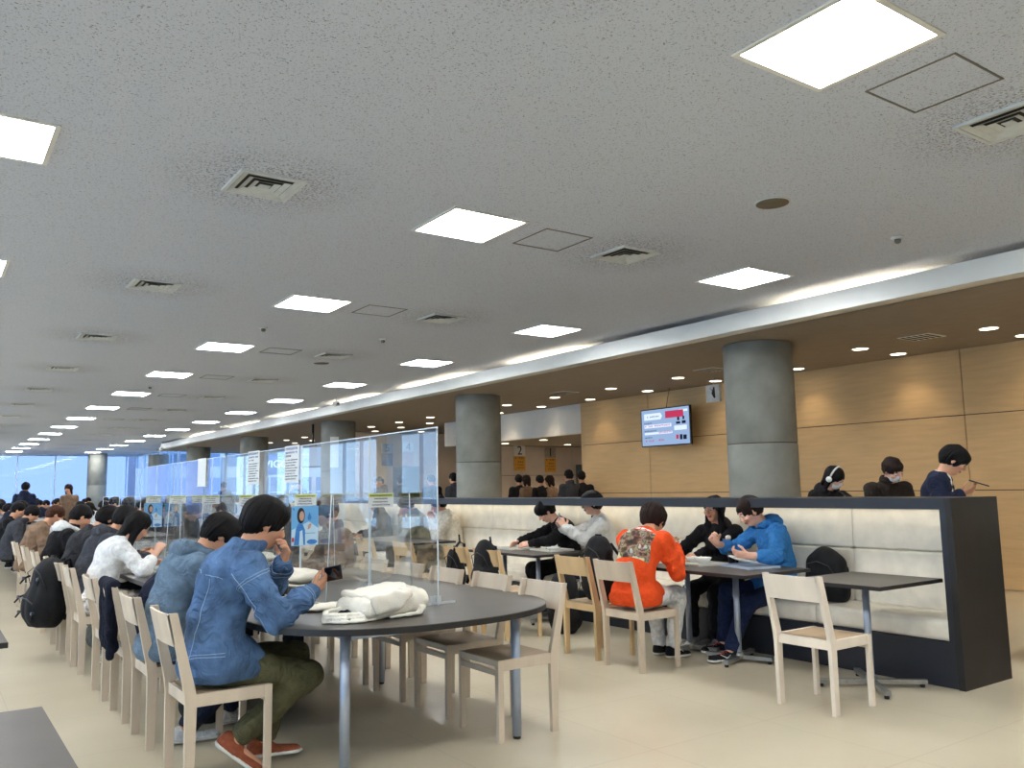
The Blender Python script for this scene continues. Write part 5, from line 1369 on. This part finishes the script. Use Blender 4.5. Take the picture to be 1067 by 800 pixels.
def f2(r):
    Q = Solid(); Q.ell((0, 0, .06), (.21, .16, .058), None, .03); Q.ell((-.12, .05, .05), (.12, .12, .05), None, .03); Q.disp(folds(.006, 18, 9)); Q.disp(wob(.003, 40, 6)); Q.plane((0, 0, .001), (0, 0, -1), .004)
    mk('body', Q.mesh(.007), M_canv, r)
    b = MB(); b.tube([(-.15, -.1, .08), (-.2, -.14, .03), (-.12, -.2, .012), (0, -.19, .012), (.1, -.12, .05)], .010, 8); b.build('strap', M_canv, r, True)
wbag('cloth_bag', (2.22, 5.93, TB), D_(20), 'rounded white cloth bag farther up the long table beyond the phone', f2)
def f3(r):
    Q = Solid(); Q.ell((0, 0, .03), (.16, .12, .03), None, .03); Q.ell((.05, .05, .045), (.08, .07, .04), None, .03); Q.disp(folds(.006, 25, 2)); Q.plane((0, 0, .001), (0, 0, -1), .004)
    mk('body', Q.mesh(.008), M_canv, r)
wbag('cloth_bag', (2.75, 8.2, TB), D_(0), 'flat white cloth bundle on the table behind the acrylic', f3)
def f4(r):
    Q = Solid(); Q.ell((0, 0, .016), (.17, .08, .014), None, .03); Q.ell((-.05, -.02, .022), (.08, .05, .016), None, .02); Q.disp(folds(.004, 30, 2)); Q.plane((0, 0, .001), (0, 0, -1), .003)
    mk('body', Q.mesh(.006), M_canv, r)
wbag('cloth_bag', (1.93, 4.62, TB), D_(30), 'small white bundle in front of the phone hand', f4)

# ---- backpacks and bags
bkm = mat('black_nylon', srgb(20, 20, 22), .7, 0, .3, 20, .4, 160, .25)
M_cord = mat('white_cord', srgb(226, 226, 222), .6)
def pack(loc, rz, lab, w=.155, d=.11, hgt=.46, cords=False, seed=1, tilt=0, straps=True, boxy=False, grp='black bags and backpacks'):
    r = empty('backpack', loc, rz, lab, 'bag', grp); r.rotation_euler = (tilt, 0, rz)
    Q = Solid(); Q.cone((0, 0, d*.95), (0, 0, hgt-d*.9), w, w*.86, .03, ((0, 1, 0), d/w)); Q.ell((0, -.0, hgt*.35), (w*1.02, d*1.08, hgt*.34), None, .03); Q.ell((0, -d*.75, hgt*.33), (w*.78, d*.45, hgt*.27), None, .02)
    if boxy:
        for s in (-1, 1):
            Q.cone((s*w*.72, 0, .06), (s*w*.66, 0, hgt-.06), .06, .055, .05, ((0, 1, 0), 1.2))
    Q.disp(folds(.007, 20, seed)); Q.plane((0, 0, .001), (0, 0, -1), .01); mk('body', Q.mesh(.008), bkm, r)
    b = MB(); b.tube([(-.04, .02, hgt-.02), (-.03, .0, hgt+.035), (.03, .0, hgt+.035), (.04, .02, hgt-.02)], .009, 8); b.build('grab_handle', bkm, r, True)
    b = MB(); b.tube([(-w*.8, -d*.5, hgt*.55), (-w*.6, -d*.95, hgt*.80), (0, -d*1.0, hgt*.88), (w*.6, -d*.95, hgt*.80), (w*.8, -d*.5, hgt*.55)], .004, 6); b.build('zip', mat('zip_grey', srgb(60, 60, 62), .4, .5), r, True)
    if straps:
        for s in (-1, 1): b = MB(); b.tube([(s*.06, d*.7, hgt*.92), (s*.085, d*1.35, hgt*.7), (s*.10, d*1.35, hgt*.35), (s*.11, d*.8, hgt*.12)], .014, 8); b.build('shoulder_strap', bkm, r, True)
    if cords:
        for k, x in enumerate((-.10, .0, .03)):
            b = MB(); b.tube([(x, -d-.012, hgt*.72), (x+.02, -d-.03, hgt*.62), (x-.01, -d-.03, hgt*.5), (x+.02, -d-.025, hgt*.40), (x+.03, -d-.02, hgt*.30)], .0045, 6); b.build('cord', M_cord, r, True)
    return r
pack((.93, 8.42, .27), FX + .3, 'big black backpack hanging low from the back of a chair on the left', .19, .15, .56, False, 3, D_(-6), True)
bp_ = bpy.data.objects['backpack']; buckle = mat('buckle_grey', srgb(70, 70, 74), .4)
for z, x in ((.40, -.13), (.24, -.17), (.12, -.12), (.40, .13), (.12, .12)):
    b = MB(); b.tube([(x*.7, -.13, z + .02), (x*1.05, -.15, z), (x*1.25, -.17, z - .05)], [.010, .009, .007], 8); w_ = b.build('webbing_strap', bkm, bp_, True)
    b = MB(); b.box(x*1.05 - .014, x*1.05 + .014, -.168, -.150, z - .012, z + .012, .002); b.build('buckle', buckle, w_)
b = MB(); b.tube([(-.12, -.165, .20), (-.06, -.20, .24), (.06, -.20, .24), (.12, -.165, .20)], .005, 6); b.build('pocket_zip', buckle, bp_, True)
for s in (-1, 1): b = MB(); b.tube([(s*.05, .04, .52), (s*.05, .12, .58), (s*.05, .15, .50)], .014, 8); b.build('hanging_loop', bkm, bp_, True)
pack((4.74, 5.54, SH), FX, 'black backpack with white cords upright on the honey wooden chair', .16, .12, .50, True, 5)
pack((6.02, 4.24, .449), D_(-100), 'black briefcase-like backpack leaning on the white bench beside the blue hoodie', .19, .10, .35, False, 7, D_(0), True, True)
pack((4.40, 6.78, .42), FX, 'black bag slung over the right chair of the honey pair', .17, .09, .42, False, 8)
pack((4.40, 7.32, .42), FX, 'black bag slung over the left chair of the honey pair', .13, .08, .36, False, 9)
for (x, y, l) in ((4.415, 6.70, 'right'), (4.415, 7.26, 'left')):
    b = MB(); b.tube([(x+.07, y, .62), (x+.05, y-.0, .84), (x-.0, y, .865), (x-.06, y, .80), (x-.09, y+.02, .60)], .014, 8); b.tube([(x, y, .865), (x+.01, y+.03, .93)], .010, 8)
    o = b.build('bag_strap', bkm, None, True); tag(o, 'black bag strap looped over the top of the %s chair of the honey pair' % l, 'strap', 'straps over chair backs')
pack((5.15, 6.55, 0), D_(60), 'round black bag on the floor beneath the cups table', .19, .15, .56, False, 11, 0, False)
pack((1.45, 8.6, 0), FX, 'grey backpack on the floor under the table by the plaid skirt', .15, .13, .40, False, 12).children[0].data.materials[0] = cloth('bag_grey', (120, 118, 108))
pack((1.52, 5.5, 0), FX + .4, 'black bag on the floor behind the denim person\'s feet', .15, .13, .34, False, 13)
# navy jacket draped on the third chair
r = empty('draped_jacket', (1.08, 5.95, 0), 0, 'navy jacket draped over the chair back left of the grey-blue hoodie', 'jacket')
Q = Solid(); Q.cone((-.06, -.18, .83), (-.06, .19, .83), .030, .030, .03)
for y in (-.15, -.07, .02, .11): Q.cone((-.075, y, .82), (-.05, y + .01, .44 + .06*abs(y)), .026, .034, .04)
Q.cone((-.085, -.17, .80), (-.07, -.18, .40), .028, .022, .02); Q.disp(folds(.007, 20, 4)); mk('body', Q.mesh(.008), cloth('deep_navy', (22, 26, 40)), r)
r = empty('shoe', (1.38, 7.95, 0), .6, 'pale shoe or cloth lying on the floor below the plaid skirt', 'shoe')
Q = Solid(); Q.cone((-.08, 0, .035), (.09, 0, .03), .035, .03, .02); Q.disp(wob(.004, 60, 3)); Q.plane((0, 0, .001), (0, 0, -1), .002); mk('body', Q.mesh(.006), cream_, r)

# ---- orange sweatshirt print, sneaker details
I = po; rt_ = I['root']; t = I['top']
up = nrm(I['Nk'] - I['W']); bk = V(0, -1, 0)
bv = BVHTree.FromPolygons([v.co.copy() for v in t.data.vertices], [tuple(p.vertices) for p in t.data.polygons])
def patch(u0, u1, v0, v1, n, m, name, off=.003):
    b = MB(); g = []
    for i in range(n+1):
        row = []
        for j in range(n+1):
            u = u0 + (u1-u0)*i/n; v = v0 + (v1-v0)*j/n
            p = I['W'] + (I['Nk'] - I['W'])*v + V(u, 0, 0); nb_ = nrm(np.cross(V(1, 0, 0), up))
            if nb_[1] > 0: nb_ = -nb_
            hit = bv.ray_cast(Vector(p + nb_*.5), Vector(-nb_))[0]
            if hit is None: hit = bv.find_nearest(Vector(p + nb_*.2))[0]
            row.append(b.bm.verts.new(hit + Vector(nb_)*off))
        g.append(row)
    for i in range(n):
        for j in range(n): b.bm.faces.new((g[i][j], g[i+1][j], g[i+1][j+1], g[i][j+1]))
    return b.build(name, m, rt_, True)
def print_mat():
    m, nt, out = _new('back_print'); N, L = nt.nodes, nt.links
    b = N.new('ShaderNodeBsdfPrincipled'); b.inputs['Roughness'].default_value = .8
    tc = N.new('ShaderNodeTexCoord'); v = N.new('ShaderNodeTexVoronoi'); v.inputs['Scale'].default_value = 26; L.new(tc.outputs['Object'], v.inputs['Vector'])
    n = N.new('ShaderNodeTexNoise'); n.inputs['Scale'].default_value = 14; n.inputs['Detail'].default_value = 5; L.new(tc.outputs['Object'], n.inputs['Vector'])
    cr = N.new('ShaderNodeValToRGB'); e = cr.color_ramp.elements; e[0].position = .30; e[0].color = srgb(40, 28, 24); e[1].position = .72; e[1].color = srgb(232, 214, 150)
    for p, c in ((.42, (96, 64, 48)), (.50, (176, 150, 120)), (.55, (70, 60, 50)), (.61, (206, 206, 186))): q = e.new(p); q.color = srgb(*c)
    L.new(n.outputs['Fac'], cr.inputs['Fac'])
    mx = N.new('ShaderNodeMixRGB'); mx.blend_type = 'MULTIPLY'; mx.inputs['Fac'].default_value = .35; L.new(cr.outputs['Color'], mx.inputs['Color1']); L.new(v.outputs['Color'], mx.inputs['Color2'])
    L.new(mx.outputs[0], b.inputs['Base Color']); L.new(b.outputs[0], out.inputs['Surface']); return m
patch(-.15, .15, .12, .86, 18, print_mat(), 'back_print')
for k, (u0, u1) in enumerate(((-.10, -.075), (-.065, -.02), (-.01, .03), (.04, .07), (.08, .11))): patch(u0, u1, .88, .95, 4, M_paper, 'print_letter', .004)
def laces(info, s, m, extra=None):
    hj, K_, A_, fd = info['legs'][s]; b = MB(); sd_ = nrm(np.cross(fd, V(0, 0, 1)))
    for k in range(4):
        c = A_ + fd*(.045 + .024*k) + V(0, 0, -.002 - .010*k); b.tube([c - sd_*.022, c + V(0, 0, .008), c + sd_*.022], .004, 6)
    return b.build('laces', m, info['root'], True)
for s in (-1, 1): laces(po, s, M_cord); laces(pb, s, mat('red_laces', srgb(196, 40, 40), .7))
hj, K_, A_, fd = pb['legs'][-1]; sd_ = nrm(np.cross(fd, V(0, 0, 1)))*-1
b = MB(); b.tube([A_ + fd*.02 - sd_*(-.040) + V(0, 0, -.018), A_ + fd*.05 - sd_*(-.042) + V(0, 0, -.040), A_ + fd*.11 - sd_*(-.040) + V(0, 0, -.012)], [.002, .006, .0015], 6); b.build('shoe_mark', M_cord, pb['root'], True)

# ---- queue barrier at the right edge
r = empty('queue_barrier', (7.05, 3.20, 0), 0, 'queue barrier with blue belt right of the bench end', 'barrier')
b = MB(); b.lathe([(.17, 0), (.17, .02), (.03, .035)], n=28); b.build('base', M_alu, r); b = MB(); b.tube([(0, 0, .03), (0, 0, .95)], .03, 16); b.build('post', M_alu, r)
r.location = (8.2, 2.2, 0)
for z, nm, m in ((.88, 'belt', mat('belt_blue', srgb(40, 70, 170), .6)), (.62, 'lower_belt', M_tvb)):
    b = MB(); b.box(-.98, .03, -.003, .003, z-.022, z+.022, M=Matrix.Rotation(0, 4, 'Z')); o = b.build(nm, m, r); o.rotation_euler = (0, 0, D_(-68))
# ================================================================== light, world, camera
for i, (x, y, z) in enumerate(spots):
    l = bpy.data.lights.new('downlight_beam', 'SPOT'); l.energy = 20 if z > 3 else 55
    l.color = (1, .80, .55); l.spot_size = math.radians(105); l.spot_blend = .7; l.shadow_soft_size = .06
    o = bpy.data.objects.new('downlight_beam', l); COL.objects.link(o); o.location = (x, y, z - .02)
w = bpy.data.worlds.new('sky'); SC.world = w; w.use_nodes = True
nt = w.node_tree; nt.nodes.clear()
bg = nt.nodes.new('ShaderNodeBackground'); ow = nt.nodes.new('ShaderNodeOutputWorld')
tc = nt.nodes.new('ShaderNodeTexCoord'); sp = nt.nodes.new('ShaderNodeSeparateXYZ'); cr = nt.nodes.new('ShaderNodeValToRGB')
nt.links.new(tc.outputs['Generated'], sp.inputs[0]); nt.links.new(sp.outputs['Z'], cr.inputs['Fac'])
cr.color_ramp.elements[0].position = 0; cr.color_ramp.elements[0].color = (.62, .80, 1.0, 1)
cr.color_ramp.elements[1].position = .5; cr.color_ramp.elements[1].color = (.30, .54, .95, 1)
nt.links.new(cr.outputs['Color'], bg.inputs['Color']); bg.inputs['Strength'].default_value = 3.3
nt.links.new(bg.outputs[0], ow.inputs['Surface'])
cam = bpy.data.cameras.new('camera'); co = bpy.data.objects.new('camera', cam); COL.objects.link(co)
cam.sensor_width = 36; cam.sensor_fit = 'HORIZONTAL'; cam.lens = 879.37/1067*36; cam.clip_start = .05; cam.clip_end = 300
yaw, pitch, roll = 0.6104463, 0.12284481, -0.01750793
cy, sy, cp, spt = math.cos(yaw), math.sin(yaw), math.cos(pitch), math.sin(pitch)
fw = Vector((sy*cp, cy*cp, spt)); rr = Vector((cy, -sy, 0)); uu = rr.cross(fw)
r2 = rr*math.cos(roll) + uu*math.sin(roll); u2 = -rr*math.sin(roll) + uu*math.cos(roll)
R3 = Matrix((r2, u2, -fw)).transposed()
co.matrix_world = Matrix.Translation((0, 0, 1.38)) @ R3.to_4x4()
SC.camera = co
vs = SC.view_settings; vs.view_transform = 'Standard'; vs.look = 'None'; vs.gamma = 1; vs.use_curve_mapping = False
vs.exposure = 0.2
